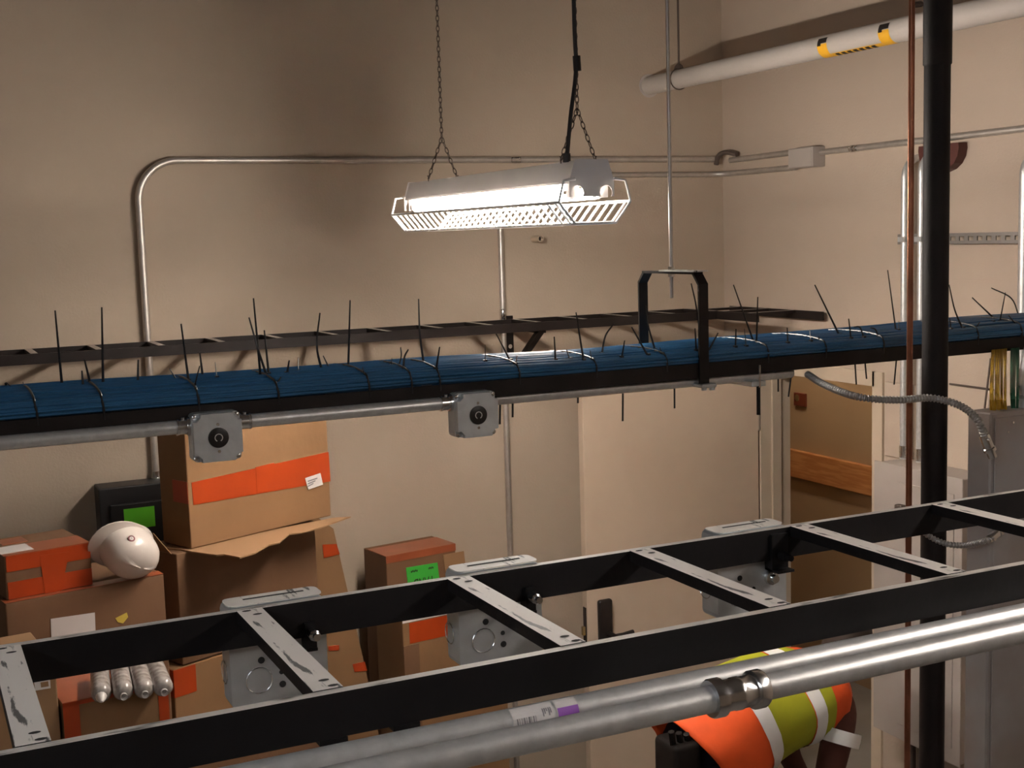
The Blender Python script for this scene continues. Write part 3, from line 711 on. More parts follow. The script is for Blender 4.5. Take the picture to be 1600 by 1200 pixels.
m = MB().box((WX-0.042, s1.y, sz+0.008), (WX-0.038, s0.y, sz+0.0205)).box((WX-0.042, s1.y, sz-0.0205), (WX-0.038, s0.y, sz-0.008)).box((WX-0.04, s1.y, sz+0.0185), (WX, s0.y, sz+0.0205)).box((WX-0.04, s1.y, sz-0.0205), (WX, s0.y, sz-0.0185))
y = s1.y+0.01
while y < s0.y: m.box((WX-0.042, y, sz-0.008), (WX-0.038, y+0.020, sz+0.008)); y += 0.045
m.build('channel', 'strut_steel', su)
for px in (1413, 1439):
    q = at_x(px, 450, SX)
    MB().obox((SX-0.001, q.y, sz), (0.018,0,0), (0,0.019,0), (0,0,0.010)).obox((SX+0.01, q.y+0.03, sz), (0.006,0,0), (0,0.012,0), (0,0,0.010)).build('strap', 'galv', su)
# red-brown rounded wall unit behind the pipes
ra, rb = at_x(1424, 229, WX-0.08), at_x(1487, 229, WX-0.08); zt_ = ra.z; zl = at_x(1480, 268, WX-0.08).z
ry = (ra.y+rb.y)/2; rw_ = (ra.y-rb.y)/2
pl = [(WX-0.045, ry+rw_*math.cos(R(a_)), zt_-0.02+(zt_-0.02-zl)*math.sin(R(a_))) for a_ in range(180, 361, 20)]+[(WX-0.045, ry+rw_*0.98, zt_), (WX-0.045, ry-rw_*0.98, zt_)]
tag(MB().prism(pl, (0.045,0,0)).build('alarm_horn', 'red_paint', origin=(WX, ry, zl)), 'dark red round-bottomed unit on the right wall behind the black pipe', 'wall unit')

# ================================================================== WHITE PIPE, COPPER AND BLACK PIPES
wp0 = at_y(1014, 134, WY)
PX, PZ, PR = wp0.x, wp0.z, 0.043
wp = thing('insulated_pipe', 'white jacketed pipe with yellow arrow labels high along the right wall', 'pipe', (PX, WY, PZ-PR))
MB().tube(seg((PX, WY, PZ), (PX, -1.0, PZ), 8), PR, 28).build('jacket', 'pipe_jacket', wp, smooth=True)
MB().lathe([(PR,0),(PR+0.012,0),(PR+0.012,0.004),(PR,0.004)], (PX, WY, PZ), (0,-1,0), 28).build('escutcheon', 'pipe_jacket', wp, smooth=True)
yb1, yb2 = at_x(1284, 70, PX-PR).y, at_x(1380, 44, PX-PR).y
def ring_patch(mb, ya_, yb_, r, a0, a1, n=10, mi=0):     # angle measured from -X (viewer side), + up
    vs = []
    for yy in (ya_, yb_):
        for k in range(n+1):
            a_ = R(a0+(a1-a0)*k/n); vs.append((PX-r*math.cos(a_), yy, PZ+r*math.sin(a_)))
    mb.add(vs, [[k, k+1, n+1+k+1, n+1+k] for k in range(n)], mi)
for yc in (yb1, yb2):
    m = MB(); ring_patch(m, yc+0.028, yc-0.028, PR+0.0008, -95, 5); lb_ = m.build('arrow_label', 'yellow_label', wp, smooth=True)
    m = MB(); ring_patch(m, yc+0.026, yc-0.026, PR+0.0012, 8, 36)
    ring_patch(m, yc+0.026, yc+0.006, PR+0.0012, -4, 10); m.build('arrow', 'ink', lb_, smooth=True)
m = MB(); ring_patch(m, yb1-0.03, yb2+0.03, PR+0.0008, -98, -56); tl = m.build('text_label', 'yellow_label', wp, smooth=True)
m = MB(); y = yb1-0.05
while y > yb2+0.06:
    ring_patch(m, y, y-0.022, PR+0.0012, -92, -60); y -= 0.033
m.build('lettering', 'ink', tl, smooth=True)
hr = at_x(1060, 60, PX)
cl_ = thing('pipe_hanger', 'thin rod and ring hanger carrying the white pipe near the back wall', 'hanger', (PX, hr.y, PZ))
MB().tube([(PX, hr.y, PZ+PR+0.012), (PX, hr.y, HC)], 0.005, 8).build('rod', 'chain_steel', cl_, smooth=True)
MB().tube([(PX+(PR+0.004)*math.cos(R(a_)), hr.y, PZ+(PR+0.004)*math.sin(R(a_))) for a_ in range(0, 361, 15)], 0.003, 6, caps=False).build('ring', 'chain_steel', cl_, smooth=True)
MB().lathe([(0.022,0),(0.018,0.012),(0.008,0.022)], (PX, hr.y, PZ+PR+0.004), (0,0,1), 12).build('swivel_nut', 'chain_steel', cl_, smooth=True)

q = at_y(1463, 300, 2.50); BPX, BPY = q.x, q.y
zs = at_y(1463, 100, BPY).z
bp = thing('black_pipe', 'black foam-insulated vertical pipe from ceiling to floor in front of blue cables', 'pipe', (BPX, BPY, 0))
MB().tube(seg((BPX, BPY, 0), (BPX, BPY, zs), 6), 0.0325, 24).build('insulation', 'foam_black', bp, smooth=True)
MB().lathe([(0.0325,-0.004),(0.0352,0),(0.0356,0.4),(0.0356,HC-zs)], (BPX, BPY, zs), (0,0,1), 24).build('upper_sleeve', 'foam_black', bp, smooth=True)
q = at_y(1423, 300, 2.42)
cpz = thing('copper_pipe', 'thin vertical copper pipe left of the black pipe', 'pipe', (q.x, q.y, 0))
MB().tube(seg((q.x, q.y, 0), (q.x, q.y, HC), 8), 0.0076, 14).build('pipe', 'copper', cpz, smooth=True)
zc = at_y(1425, 8, q.y).z
MB().tube([(q.x, q.y, zc), (q.x+0.03, q.y, zc+0.004)], 0.007, 8).build('clamp', 'chain_steel', cpz, smooth=True)

# ================================================================== ELECTRICAL PANELS
XF = WX-0.17
pa = at_x(1367, 722, XF); pbm = at_x(1370, 1137, XF); pr_ = at_x(1497, 1000, XF)
pn = thing('panelboard', 'tall off-white electrical panel on the right wall beside the doorway', 'electrical panel', (WX, (pa.y+pr_.y)/2, pbm.z))
MB().rbox((XF+0.012, pr_.y, pbm.z), (WX-0.001, pa.y, pa.z), 0.003, 1).build('cabinet', 'panel_white', pn)
MB().rbox((XF+0.004, pr_.y-0.01, pbm.z-0.005), (XF+0.012, pa.y+0.01, pa.z+0.005), 0.002, 1).build('trim_front', 'panel_white', pn)
ds = at_x(1402, 900, XF).y
dr = MB().rbox((XF, pr_.y+0.03, pbm.z+0.06), (XF+0.005, ds, pa.z-0.06), 0.0015, 1).build('door', 'panel_white', pn)
hq = at_x(1405, 797, XF-0.02)
MB().rbox((XF-0.03, hq.y-0.020, hq.z-0.020), (XF, hq.y+0.020, hq.z+0.022), 0.006).build('latch', 'chain_steel', pn, smooth=True)
for px in (1424, 1440):
    yq = at_x(px, 1165, XF+0.08).y
    tag(MB().tube([(XF+0.08, yq, 0), (XF+0.08, yq, pbm.z)], 0.019, 14).lathe([(0.026,0),(0.026,0.012),(0.021,0.013),(0.021,0.03)], (XF+0.08, yq, pbm.z), (0,0,-1), 14).build('conduit', 'chain_steel', smooth=True, origin=(XF+0.08, yq, 0)), 'dark conduit dropping from the underside of the off-white panel, %s one' % ('left' if px == 1424 else 'right'), 'conduit')

GY = 2.28
ga_ = at_y(1549, 646, GY)
gx0 = at_y(1547, 700, GY).x
gz = ga_.z
gc = thing('grey_cabinet', 'tall shallow grey metal cabinet with rust-brown patches at the right edge', 'cabinet', (gx0+0.3, GY+0.04, 0))
MB().rbox((gx0, GY, 0), (gx0+0.62, GY+0.075, gz), 0.004, 1).build('body', 'panel_grey', gc)
MB().rbox((gx0+0.012, GY-0.004, 0.10), (gx0+0.61, GY, gz-0.012), 0.002, 1).build('front_panel', 'panel_grey', gc)
for (sx2, sz2) in ((1575, 675), (1583, 660)):
    s_ = at_y(sx2, sz2, GY-0.004); MB().lathe([(0.003,0),(0.003,0.002)], s_, (0,-1,0), 8).build('screw', 'zinc', gc)
# flexible metal conduits
def flex(name, label, pts, r, endc):
    path = spline(pts, 14)
    # resample evenly
    ln = [0]
    for i in range(1, len(path)): ln.append(ln[-1]+(path[i]-path[i-1]).length)
    step = 0.0022; n = int(ln[-1]/step); res = []; j = 0
    for k in range(n+1):
        s_ = k*ln[-1]/n
        while j < len(ln)-2 and ln[j+1] < s_: j += 1
        res.append(path[j].lerp(path[j+1], (s_-ln[j])/max(1e-9, ln[j+1]-ln[j])))
    t = thing(name, label, 'flexible conduit', res[-1])
    MB().tube(res, r, 12, rfn=lambda k: r*(1.04 if k % 4 < 2 else 0.76)).build('armour', 'flex_steel', t, smooth=False)
    d_ = (res[-1]-res[-4]).normalized()
    cn = MB().lathe([(r*1.25,-0.012),(r*1.4,-0.008),(r*1.4,0.022),(r*1.7,0.024),(r*1.7,0.032),(r*1.2,0.034),(r*1.2,0.05)], res[-1], d_, 12).build('connector', 'zinc', t, smooth=True)
    MB().lathe([(0.004,0),(0.004,0.008)], res[-1]+Vector((-0.006,-r*1.35,0)), (0,-1,0), 8).build('connector_screw', 'zinc', cn)
    return t
f1 = [at_y(1262, 585, 2.66), at_y(1290, 602, 2.55), at_y(1340, 620, 2.42), at_y(1400, 625, 2.375), at_y(1455, 622, 2.36), at_y(1500, 634, 2.30), at_y(1527, 656, 2.25), at_y(1540, 686, 2.245)]
flex('flexible_conduit', 'ribbed metal flexible conduit looping from the blue ladder to the grey cabinet top', f1, 0.0092, None)
f2 = [at_y(1432, 820, 2.40), at_y(1452, 838, 2.395), at_y(1480, 850, 2.36), at_y(1510, 852, 2.31), at_y(1540, 845, 2.255), at_y(1549, 840, 2.25)]
flex('flexible_conduit', 'short ribbed flexible conduit lower on the grey cabinet, seen between the near ladder rails', f2, 0.0075, None)
def wires(name, label, px0, px1, pyt, pyb, m, n, yy):
    mb = MB(); rnd = random.Random(px0)
    for k in range(n):
        x = px0+(px1-px0)*(k+0.5)/n
        p = [at_y(x+rnd.uniform(-2,2), pyt, yy+0.04+rnd.uniform(-.012,.012)), at_y(x+rnd.uniform(-2.5,2.5), (pyt+pyb)/2, yy+rnd.uniform(-.012,.012)+0.01), at_y(x+rnd.uniform(-2,2), pyb, yy+rnd.uniform(-.01,.01))]
        p[0] = at_y(x, 566, BY0+0.03); p[0].z = BZ-0.03; p[-1].z = gz-0.01
        mb.tube(spline(p, 5), 0.0032, 6)
    tag(mb.build(name, m, smooth=True, origin=at_y((px0+px1)/2, pyb, yy)), label, 'wires')
wires('yellow_wires', 'bunch of yellow wires dropping from the blue ladder behind the grey cabinet', 1549, 1573, 568, 643, 'wire_yellow', 9, GY+0.04)
wires('green_wires', 'bunch of dark green wires beside the yellow ones above the grey cabinet', 1579, 1592, 568, 643, 'wire_green', 6, GY+0.04)
eb = at_y(1605, 640, GY+0.035)
tag(MB().tube(fillet([(eb.x, eb.y, gz), (eb.x, eb.y, gz+0.09), (eb.x+0.03, eb.y, gz+0.2)], 0.05, 6), 0.020, 16).lathe([(0.03,0),(0.03,0.022),(0.022,0.03)], (eb.x, eb.y, gz), (0,0,1), 16).build('conduit', 'emt', smooth=True, origin=(eb.x, eb.y, gz)), 'galvanised conduit with ring fitting standing on the grey cabinet top', 'conduit')
# thin cords on the right wall
k0, k1 = at_x(1484, 600, WX-0.006), at_x(1552, 609, WX-0.006)
tag(MB().tube([k0, k1], 0.004, 6).build('thin_cord', 'chain_steel', origin=k0), 'thin brown cord running level on the wall right of the black pipe', 'cord')
k0, k1 = at_x(1548, 560, WX-0.02), at_x(1537, 650, WX-0.02)
tag(MB().tube(seg(k0, k1, 2), 0.004, 6).build('thin_cord', 'chain_steel', origin=k0), 'thin brown cord hanging down the wall beside the yellow wires', 'cord')
# painted cover plate outline on the wall
k0, k1 = at_x(1382, 596, WX-0.012), at_x(1432, 722, WX-0.012)
tag(MB().rbox((WX-0.012, k1.y, k1.z), (WX, k0.y, k0.z), 0.003, 1).build('cover_plate', 'wall_side', origin=(WX, k1.y, k1.z)), 'flat painted cover plate on the wall above the off-white panel', 'cover plate')

# ================================================================== CARTONS
def frame(pxL, pyT, pyB, pxR, Y, rot):
    L0 = at_y(pxL, pyB, Y); Lt = at_y(pxL, pyT, Y)
    e_ = Vector((math.cos(rot), math.sin(rot), 0)); n_ = Vector((e_.y, -e_.x, 0))
    Rt = at_plane(pxR, pyB, L0, n_); wd = (Rt-L0).dot(e_)
    return L0, wd, Lt.z-L0.z
class Carton:
    def __init__(s, name, label, org, w_, dep, h, rot, m='cardboard'):
        s.w, s.d, s.h = w_, dep, h; s.org, s.rot = Vector(org), rot
        s.t = thing(name, label, 'cardboard box', org, rot)
        s.body = MB().rbox((0,0,0), (w_, dep, h), 0.004, 2).build('body', m, s.t, world=False)
    def uv(s, px, py):         # pixel on the front face -> local coordinates
        e_ = Vector((math.cos(s.rot), math.sin(s.rot), 0)); n_ = Vector((e_.y, -e_.x, 0))
        p = at_plane(px, py, s.org, n_)-s.org; return p.dot(e_), p.z
    def front(s, name, x0, x1, z0, z1, m, lift=0.0012):
        return MB().box((x0, -lift, z0), (x1, 0.001, z1)).build(name, m, s.t, world=False)
    def quad(s, name, pts, m, lift=0.0015, parent=None):  # pixel quad on the front face
        P = [s.uv(*p) for p in pts]
        return MB().prism([(x, -lift, z) for x, z in P], (0, lift+0.0005, 0)).build(name, m, parent or s.t, world=False)
    def top(s, name, x0, x1, y0, y1, m, lift=0.0012):
        return MB().box((x0, y0, s.h-0.001), (x1, y1, s.h+lift)).build(name, m, s.t, world=False)
    def flaps(s, m='cardboard'):
        g = 0.003
        MB().box((0.004, 0.004, s.h), (s.w-0.004, s.d/2-g, s.h+0.003)).build('flap', m, s.t, world=False)
        MB().box((0.004, s.d/2+g, s.h), (s.w-0.004, s.d-0.004, s.h+0.003)).build('flap', m, s.t, world=False)
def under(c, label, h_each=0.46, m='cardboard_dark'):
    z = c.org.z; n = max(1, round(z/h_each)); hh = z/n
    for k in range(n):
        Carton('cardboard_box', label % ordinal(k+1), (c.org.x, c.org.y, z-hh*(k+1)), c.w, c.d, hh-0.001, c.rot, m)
# big taped carton on top of an open carton
rot1 = R(23)
o1, w1, h1 = frame(299, 652, 858, 520, 4.42, rot1)
A1 = Carton('cardboard_box', 'big tan carton with wide orange tape on top of the open carton', o1, w1, 0.17, h1, rot1)
A1.flaps()
A1.quad('tape', [(299, 754), (513, 706), (516, 752), (302, 789)], 'tape')
A1.quad('tape', [(399, 730), (428, 723), (430, 765), (401, 771)], 'tape', 0.0022)
st2 = A1.quad('sticker', [(476, 747), (500, 739), (504, 757), (481, 765)], 'paper', 0.003)
for k in range(3): A1.quad('print', [(480, 751+k*4), (495-k*3, 746+k*4), (495-k*3, 748+k*4), (480, 753+k*4)], 'print_grey', 0.0034, st2)
MB().box((-0.0012, 0.001, A1.uv(299,787)[1]), (0.0, 0.09, A1.uv(299,752)[1])).build('tape', 'tape', A1.t, world=False)
# the open carton below
o2, w2, h2 = frame(286, 862, 1040, 503, 4.40, rot1)
h2 = o1.z-o2.z-0.006
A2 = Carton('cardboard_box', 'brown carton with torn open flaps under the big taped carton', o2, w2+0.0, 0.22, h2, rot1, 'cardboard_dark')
zf = o2.z+h2
fp = [at_z(*p, zf) for p in ((262,856),(300,857),(400,835),(520,811),(548,809),(500,826),(470,834),(452,836),(436,850),(420,853),(398,866),(375,873),(350,868),(338,869),(300,864))]
fb = MB().prism(fp, (0,0,0.005)); 
fb.v = [Matrix.Rotation(-rot1, 3, 'Z') @ (p-o2) for p in fb.v]
fb.build('flap', 'cardboard_light', A2.t, world=False)
lf = [at_z(*p, zf) for p in ((257,858),(300,862),(300,850),(275,845))]
lf[0].z -= 0.0
fb = MB().prism(lf+[], (0,0,0.004)); fb.v = [Matrix.Rotation(-rot1, 3, 'Z') @ (p-o2) for p in fb.v]
fb.build('flap', 'cardboard_light', A2.t, world=False)
lf2 = MB().prism([(-0.004, 0.02, h2-0.002), (-0.045, 0.06, h2+0.075), (-0.045, 0.17, h2+0.075), (-0.004, 0.21, h2-0.002)], (-0.004, 0, 0.002))
lf2.build('flap', 'cardboard', A2.t, world=False)
o3, w3, h3 = frame(280, 1042, 1200, 512, 4.38, rot1)
h3 = o2.z-o3.z-0.004
A3 = Carton('cardboard_box', 'brown carton with orange tape beneath the open carton', o3, w3, 0.30, h3, rot1, 'cardboard')
A3.front('tape', 0.0, 0.09, h3-0.10, h3-0.002, 'tape')
MB().box((-0.0012, 0.001, h3-0.1), (0.0, 0.2, h3-0.002)).build('tape', 'tape', A3.t, world=False)
under(A3, 'plain brown carton at the bottom of the big carton stack, %s down')
# leaning flattened carton right of the stack
Pn = [at_y(*p, 4.84) for p in ((484, 800), (521, 826), (577, 1072), (600, 1190), (484, 1190))]
b1 = 4.84
fc = thing('flattened_carton', 'flattened cardboard sheet with orange tape leaning beside the carton stack', 'cardboard', (Pn[4].x, b1, Pn[4].z))
lowp = [Vector((p.x, p.y, p.z)) for p in Pn]
ex = (lowp[3].x-lowp[2].x)/(lowp[3].z-lowp[2].z)
lowp[4] = Vector((lowp[4].x, b1, 0)); lowp.insert(4, Vector((lowp[3].x, b1, 0)))
MB().prism(lowp, (0, 0.03, 0)).build('sheet', 'cardboard', fc)
for pts in (((504,851),(526,850),(531,866),(506,872)), ((513,1010),(530,1008),(530,1016),(514,1017)), ((551,1038),(570,1034),(574,1048),(554,1050))):
    MB().prism([at_y(*p, b1-0.002) for p in pts], (0,0.002,0)).build('tape', 'tape', fc)
# left group
rotL = R(11)
oL2, wL2, hL2 = frame(17, 942, 1062, 266, 4.12, rotL)
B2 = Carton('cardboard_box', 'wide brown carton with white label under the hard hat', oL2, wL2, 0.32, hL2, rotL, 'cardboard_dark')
B2.quad('label', [(79, 967), (148, 957), (150, 1010), (81, 1018)], 'paper')
B2.quad('tape_scrap', [(180, 966), (198, 957), (200, 964), (192, 974), (184, 972)], 'yellow_tape')
MB().box((0, 0.0, hL2), (wL2, 0.0+0.05, hL2+0.001)).build('tape', 'tape_brown', B2.t, world=False)
oL1, wL1, hL1 = frame(11, 868, 937, 147, 4.15, rotL)
oL1.z = oL2.z+hL2+0.001
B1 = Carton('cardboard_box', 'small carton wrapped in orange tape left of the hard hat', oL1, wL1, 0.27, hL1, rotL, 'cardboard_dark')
B1.front('tape', wL1*0.02, wL1*0.995, 0.002, 0.055, 'tape')
B1.front('tape', wL1*0.02, wL1*0.995, hL1-0.05, hL1-0.001, 'tape')
B1.quad('tape', [(62, 868), (108, 862), (95, 925), (70, 928)], 'tape', 0.002)
B1.top('tape', 0.0, wL1, 0.001, 0.13, 'tape_brown')
B1.top('paper_sheet', 0.0, 0.10, 0.03, 0.13, 'paper', 0.002)
B1.top('tape', wL1*0.15, wL1*0.45, 0.16, 0.24, 'tape_brown', 0.0018)
# stack in front, seen between the near ladder rails
oL3, wL3, hL3 = frame(107, 1098, 1230, 272, 3.72, R(6))
B3 = Carton('cardboard_box', 'orange-taped carton with four clear tubes on top', oL3, wL3, 0.34, hL3, R(6), 'cardboard')
B3.top('tape', 0.0, wL3, 0.0, 0.30, 'tape_brown')
B3.front('tape', 0.0, 0.045, 0.0, hL3, 'tape'); B3.front('tape', wL3-0.03, wL3, 0.0, hL3, 'tape'); B3.front('tape', 0.0, wL3, hL3-0.012, hL3-0.001, 'tape')
under(B3, 'plain brown carton under the orange-taped carton with tubes, %s down')
oL4, wL4, hL4 = frame(-60, 1062, 1230, 101, 3.70, R(6))
B4 = Carton('cardboard_box', 'tan carton with small white-outlined sticker at lower left', oL4, wL4, 0.34, hL4, R(6), 'cardboard_light')
B4.quad('sticker', [(53, 1064), (78, 1060), (79, 1075), (55, 1079)], 'paper')
B4.quad('sticker_centre', [(63, 1066), (75, 1064), (76, 1072), (64, 1074)], 'cardboard_light', 0.002)
under(B4, 'plain tan carton at the far lower left, %s down')
zB2 = B2.org.z
under(B2, 'plain brown carton under the wide labelled carton, %s down')
# clear tubes lying on the carton
for i, px in enumerate((158, 193, 226, 256)):
    p = at_z(px, 1086-i*3.2, oL3.z+hL3+0.028); 
    t = thing('clear_tube', 'clear plastic-wrapped tube on the orange carton, %s from the left' % ordinal(i+1), 'tube', (p.x, p.y, oL3.z+hL3+0.002), group='tubes on the orange-taped carton')
    ax = Vector((0.12-0.02*i, 1, 0)).normalized(); cr_ = 0.0275; c0 = Vector((p.x, p.y, oL3.z+hL3+0.002+cr_))
    MB().lathe([(0.012,-0.006),(0.020,-0.002),(cr_,0.012),(cr_,0.22),(0.02,0.226)], c0, ax, 18).build('barrel', 'clear_plastic', t, smooth=True)
    if i == 0: MB().lathe([(0.003,-0.03),(0.010,-0.02),(0.016,-0.004),(0.014,0.004)], c0+Vector((0,0,-0.004)), (ax+Vector((0,0,0.25))).normalized(), 12).build('nozzle', 'pale_plastic', t, smooth=True)
    else: MB().lathe([(0.005,-0.004),(0.010,-0.016),(0.010,-0.006),(0.012,0.0)], c0+Vector((0,0,-0.008)), ax, 14).build('nozzle', 'pale_plastic', t, smooth=True)
# middle group
oM1, wM1, hM1 = frame(617, 868, 1200, 724, 4.98, R(9)); top_ = oM1.z+hM1; oM1.z = 0; hM1 = top_
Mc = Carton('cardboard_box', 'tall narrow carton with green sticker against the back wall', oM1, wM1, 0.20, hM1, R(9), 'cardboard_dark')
Mc.front('tape', 0, wM1, hM1-0.03, hM1-0.001, 'tape_brown'); Mc.top('tape', 0, wM1, 0.0, 0.16, 'tape_brown')
Mc.quad('patch', [(692, 867), (724, 861), (727, 887), (695, 893)], 'cardboard_light', 0.004)
gs = Mc.quad('sticker', [(634, 887), (683, 879), (687, 912), (638, 922)], 'green_label', 0.003)
gx, gz_ = Mc.uv(660, 909)
def flat_text(body, size, x, z, flip, par, nm='lettering'):
    M = Matrix.Translation((x, -0.0036, z)) @ Matrix.Rotation(R(90), 4, 'X') @ Matrix.Rotation(R(180 if flip else 0), 4, 'Z') @ Matrix.Diagonal((1, 1.7, 1, 1))
    return text_mesh(body, size, M, nm, 'ink', par)
flat_text('PAND', 0.036, gx+0.002, gz_, True, Mc.t)
for (tx, tz, wd) in ((647, 892, 0.034), (673, 887, 0.026)):
    x_, z_ = Mc.uv(tx, tz)
    m = MB()
    for k in range(5): m.box((x_-wd/2+wd*k/5, -0.0036, z_-0.005+0.002*(k%2)), (x_-wd/2+wd*(k+0.72)/5, -0.003, z_+0.005-0.002*((k+1)%2)))
    m.build('print', 'ink', Mc.t, world=False)
oM2, wM2, hM2 = frame(638, 967, 1200, 797, 4.72, R(7)); top_ = oM2.z+hM2; oM2.z = 0; hM2 = top_
M2 = Carton('cardboard_box', 'tan carton with orange tape in front of the green-stickered carton', oM2, wM2, 0.24, hM2, R(7), 'cardboard')
M2.flaps('cardboard_light')
M2.front('tape', 0.03, 0.26, hM2-0.105, hM2-0.02, 'tape'); M2.front('top_fold', 0.0, wM2, hM2-0.016, hM2-0.001, 'paper')
M2.front('dark_flap', 0.0, 0.07, 0.3, hM2-0.11, 'cardboard_dark', 0.004)

# ================================================================== SAFETY SWITCH, HARD HAT
sy = WY-0.14
s0, s1 = at_y(154, 765, sy), at_y(268, 905, sy)
sw = thing('safety_switch', 'black electrical switch box with bright green sticker on the back wall', 'switch box', ((s0.x+s1.x)/2, WY, s1.z-0.1))
MB().rbox((s0.x, sy+0.01, s1.z-0.12), (s1.x+0.02, WY, s0.z), 0.006, 2).build('enclosure', 'switch_black', sw)
d0 = at_y(172, 790, sy)
dr_ = MB().rbox((d0.x, sy-0.004, s1.z-0.10), (s1.x+0.012, sy+0.012, d0.z), 0.004, 2).build('door', 'switch_black', sw)
g0, g1 = at_y(193, 796, sy-0.006), at_y(243, 822, sy-0.006)
MB().box((g0.x, sy-0.006, g1.z), (g1.x, sy-0.003, g0.z)).build('sticker', 'green_bright', sw)
for (kx, ky) in ((183, 827), (219, 825), (227, 824)):
    p = at_y(kx, ky, sy-0.004); MB().lathe([(0.004,0),(0.004,0.002)], p, (0,-1,0), 8).build('indicator', 'zinc', sw)
MB().lathe([(0.024,-0.02),(0.024,0.004),(0.018,0.006),(0.018,0.03)], (lvx, WC, s0.z), (0,0,1), 14).build('hub', 'zinc', sw, smooth=True)
# hard hat tipped on its side
hq = at_z(205, 915, oL2.z+hL2)
hatZ = oL2.z+hL2
hc = at_y(207, 880, 4.20)
def hard_hat(name, label, M, parent=None):
    t = bpy.data.objects.new(name, None); COL.objects.link(t); t.empty_display_size = 0.05
    if parent is None:
        tag(t, label, 'hard hat')
    else: t.parent = parent
    t.matrix_local = M
    m = MB(); n = 36; rings = []
    prof = [(1.0,0.0),(1.0,0.03),(0.985,0.06),(0.93,0.09),(0.80,0.117),(0.58,0.137),(0.30,0.148),(0.08,0.151)]
    for r, z in prof:
        for k in range(n):
            a_ = 2*math.pi*k/n; ridge = 1+0.03*max(0, math.cos(a_*2))**12*(1 if z > 0.05 else 0)
            m.v.append(Vector((0.132*r*math.cos(a_), 0.108*r*math.sin(a_)*ridge, z*(1+0.03*max(0,1-abs(math.sin(a_))*6) if z > 0.08 else 1))))
    for i in range(len(prof)-1):
        for k in range(n): k2=(k+1)%n; m.f.append([i*n+k,i*n+k2,(i+1)*n+k2,(i+1)*n+k]); m.m.append(0)
    m.f.append([(len(prof)-1)*n+k for k in range(n)]); m.m.append(0)
    m.build('shell', 'hat_white', t, smooth=True, world=False)
    b_ = MB(); o = 0
    for (dz, f_) in ((0.004, 0), (0.0, 1), (-0.004, 1), (0.0, 0)):
        for k in range(n):
            a_ = 2*math.pi*k/n; ext = (0.012+0.042*max(0, math.cos(a_))**1.5)*f_-0.002
            b_.v.append(Vector(((0.132+ext)*math.cos(a_), (0.108+ext*0.9)*math.sin(a_), dz-0.012*f_*max(0, math.cos(a_)))))
    for i in range(3):
        for k in range(n): k2=(k+1)%n; b_.f.append([i*n+k,i*n+k2,(i+1)*n+k2,(i+1)*n+k]); b_.m.append(0)
    b_.build('brim', 'hat_white', t, smooth=True, world=False)
    return t
vdir = (EYE-hc).normalized()
zax = (vdir*0.62 + Vector((0.30, 0, -0.50))).normalized()           # dome points at the viewer and down
xax = Vector((-1, 0, 0.75)); xax = (xax - zax*xax.dot(zax)).normalized(); yax = zax.cross(xax)
Mh = Matrix((xax, yax, zax)).transposed().to_4x4(); Mh = Mh @ Matrix.Scale(0.75, 4); Mh.translation = hc - zax*0.045
hat = hard_hat('hard_hat', 'white hard hat with round emblem tipped over on the labelled carton', Mh)
# let it rest on the carton
lowest = min((Mh @ v.co).z for ch in hat.children for v in ch.data.vertices)
Mh.translation.z += hatZ+0.001-lowest; hat.matrix_local = Mh
dl = (Mh.to_3x3().inverted() @ (vdir*0.80 + Vector((0.12, 0, 0.38)))).normalized()
ra3 = Vector((0.132, 0.108, 0.123))
tt = 1/math.sqrt(sum((dl[k]/ra3[k])**2 for k in range(3)))
ep_ = Vector((0, 0, 0.029)) + dl*(tt+0.004); en_ = Vector([dl[k]*tt/ra3[k]**2 for k in range(3)]).normalized()
em_ = MB().lathe([(0.015,-0.008),(0.015,0.002)], ep_, en_, 18).build('emblem', 'emblem', hat, world=False)
MB().lathe([(0.009,-0.004),(0.009,0.0028)], ep_, en_, 14).build('emblem_centre', 'paper', em_, world=False)
MB().obox(ep_+en_*0.0029, dl.cross(en_).normalized()*0.004 if dl.cross(en_).length > 1e-4 else Vector((0.004,0,0)), en_.cross(Vector((1,0,0))).normalized()*0.0018, en_*0.0004).build('emblem_mark', 'emblem', em_, world=False)

# ================================================================== PERSON (bent forward, seen beyond the conduits)
PD = Vector((0.98, 0.03, 0)).normalized()               # the way the person leans
PS = Vector((PD.y, -PD.x, 0))                           # towards the viewer's right / near side
hip = at_z(1140, 1165, 1.02); hip = at_plane(1112, 1165, (2.62, 3.62, 1.0), Vector((fwd.x, fwd.y, 0)).normalized())
G = Vector((hip.x, hip.y, 0))
def pp(f_, s_, z): return G + PD*f_ + PS*s_ + Vector((0,0,z))
ps_ = thing('person', 'person in orange and lime safety vest bending forward below the near conduits', 'person', G)
HZc = hip.z
def skin(name, verts, edges, radii, m, parent, levels=2, root=0):
    me = bpy.data.meshes.new(name); off = parent.location
    me.from_pydata([tuple(v-off) for v in verts], edges, []); o = bpy.data.objects.new(name, me); COL.objects.link(o); o.parent = parent
    md = o.modifiers.new('skin', 'SKIN'); md.use_smooth_shade = True
    for i, r_ in enumerate(radii):
        sv = me.skin_vertices[0].data[i]; sv.radius = r_ if isinstance(r_, tuple) else (r_, r_); sv.use_root = (i == root)
    sb = o.modifiers.new('sub', 'SUBSURF'); sb.levels = levels; sb.render_levels = levels
    me.materials.append(MATS[m]); return o
sh = HZc+0.14
V, E, RR = [], [], []
def av(p, r_, link=None):
    V.append(p); RR.append(r_); i = len(V)-1
    if link is not None: E.append((link, i))
    return i
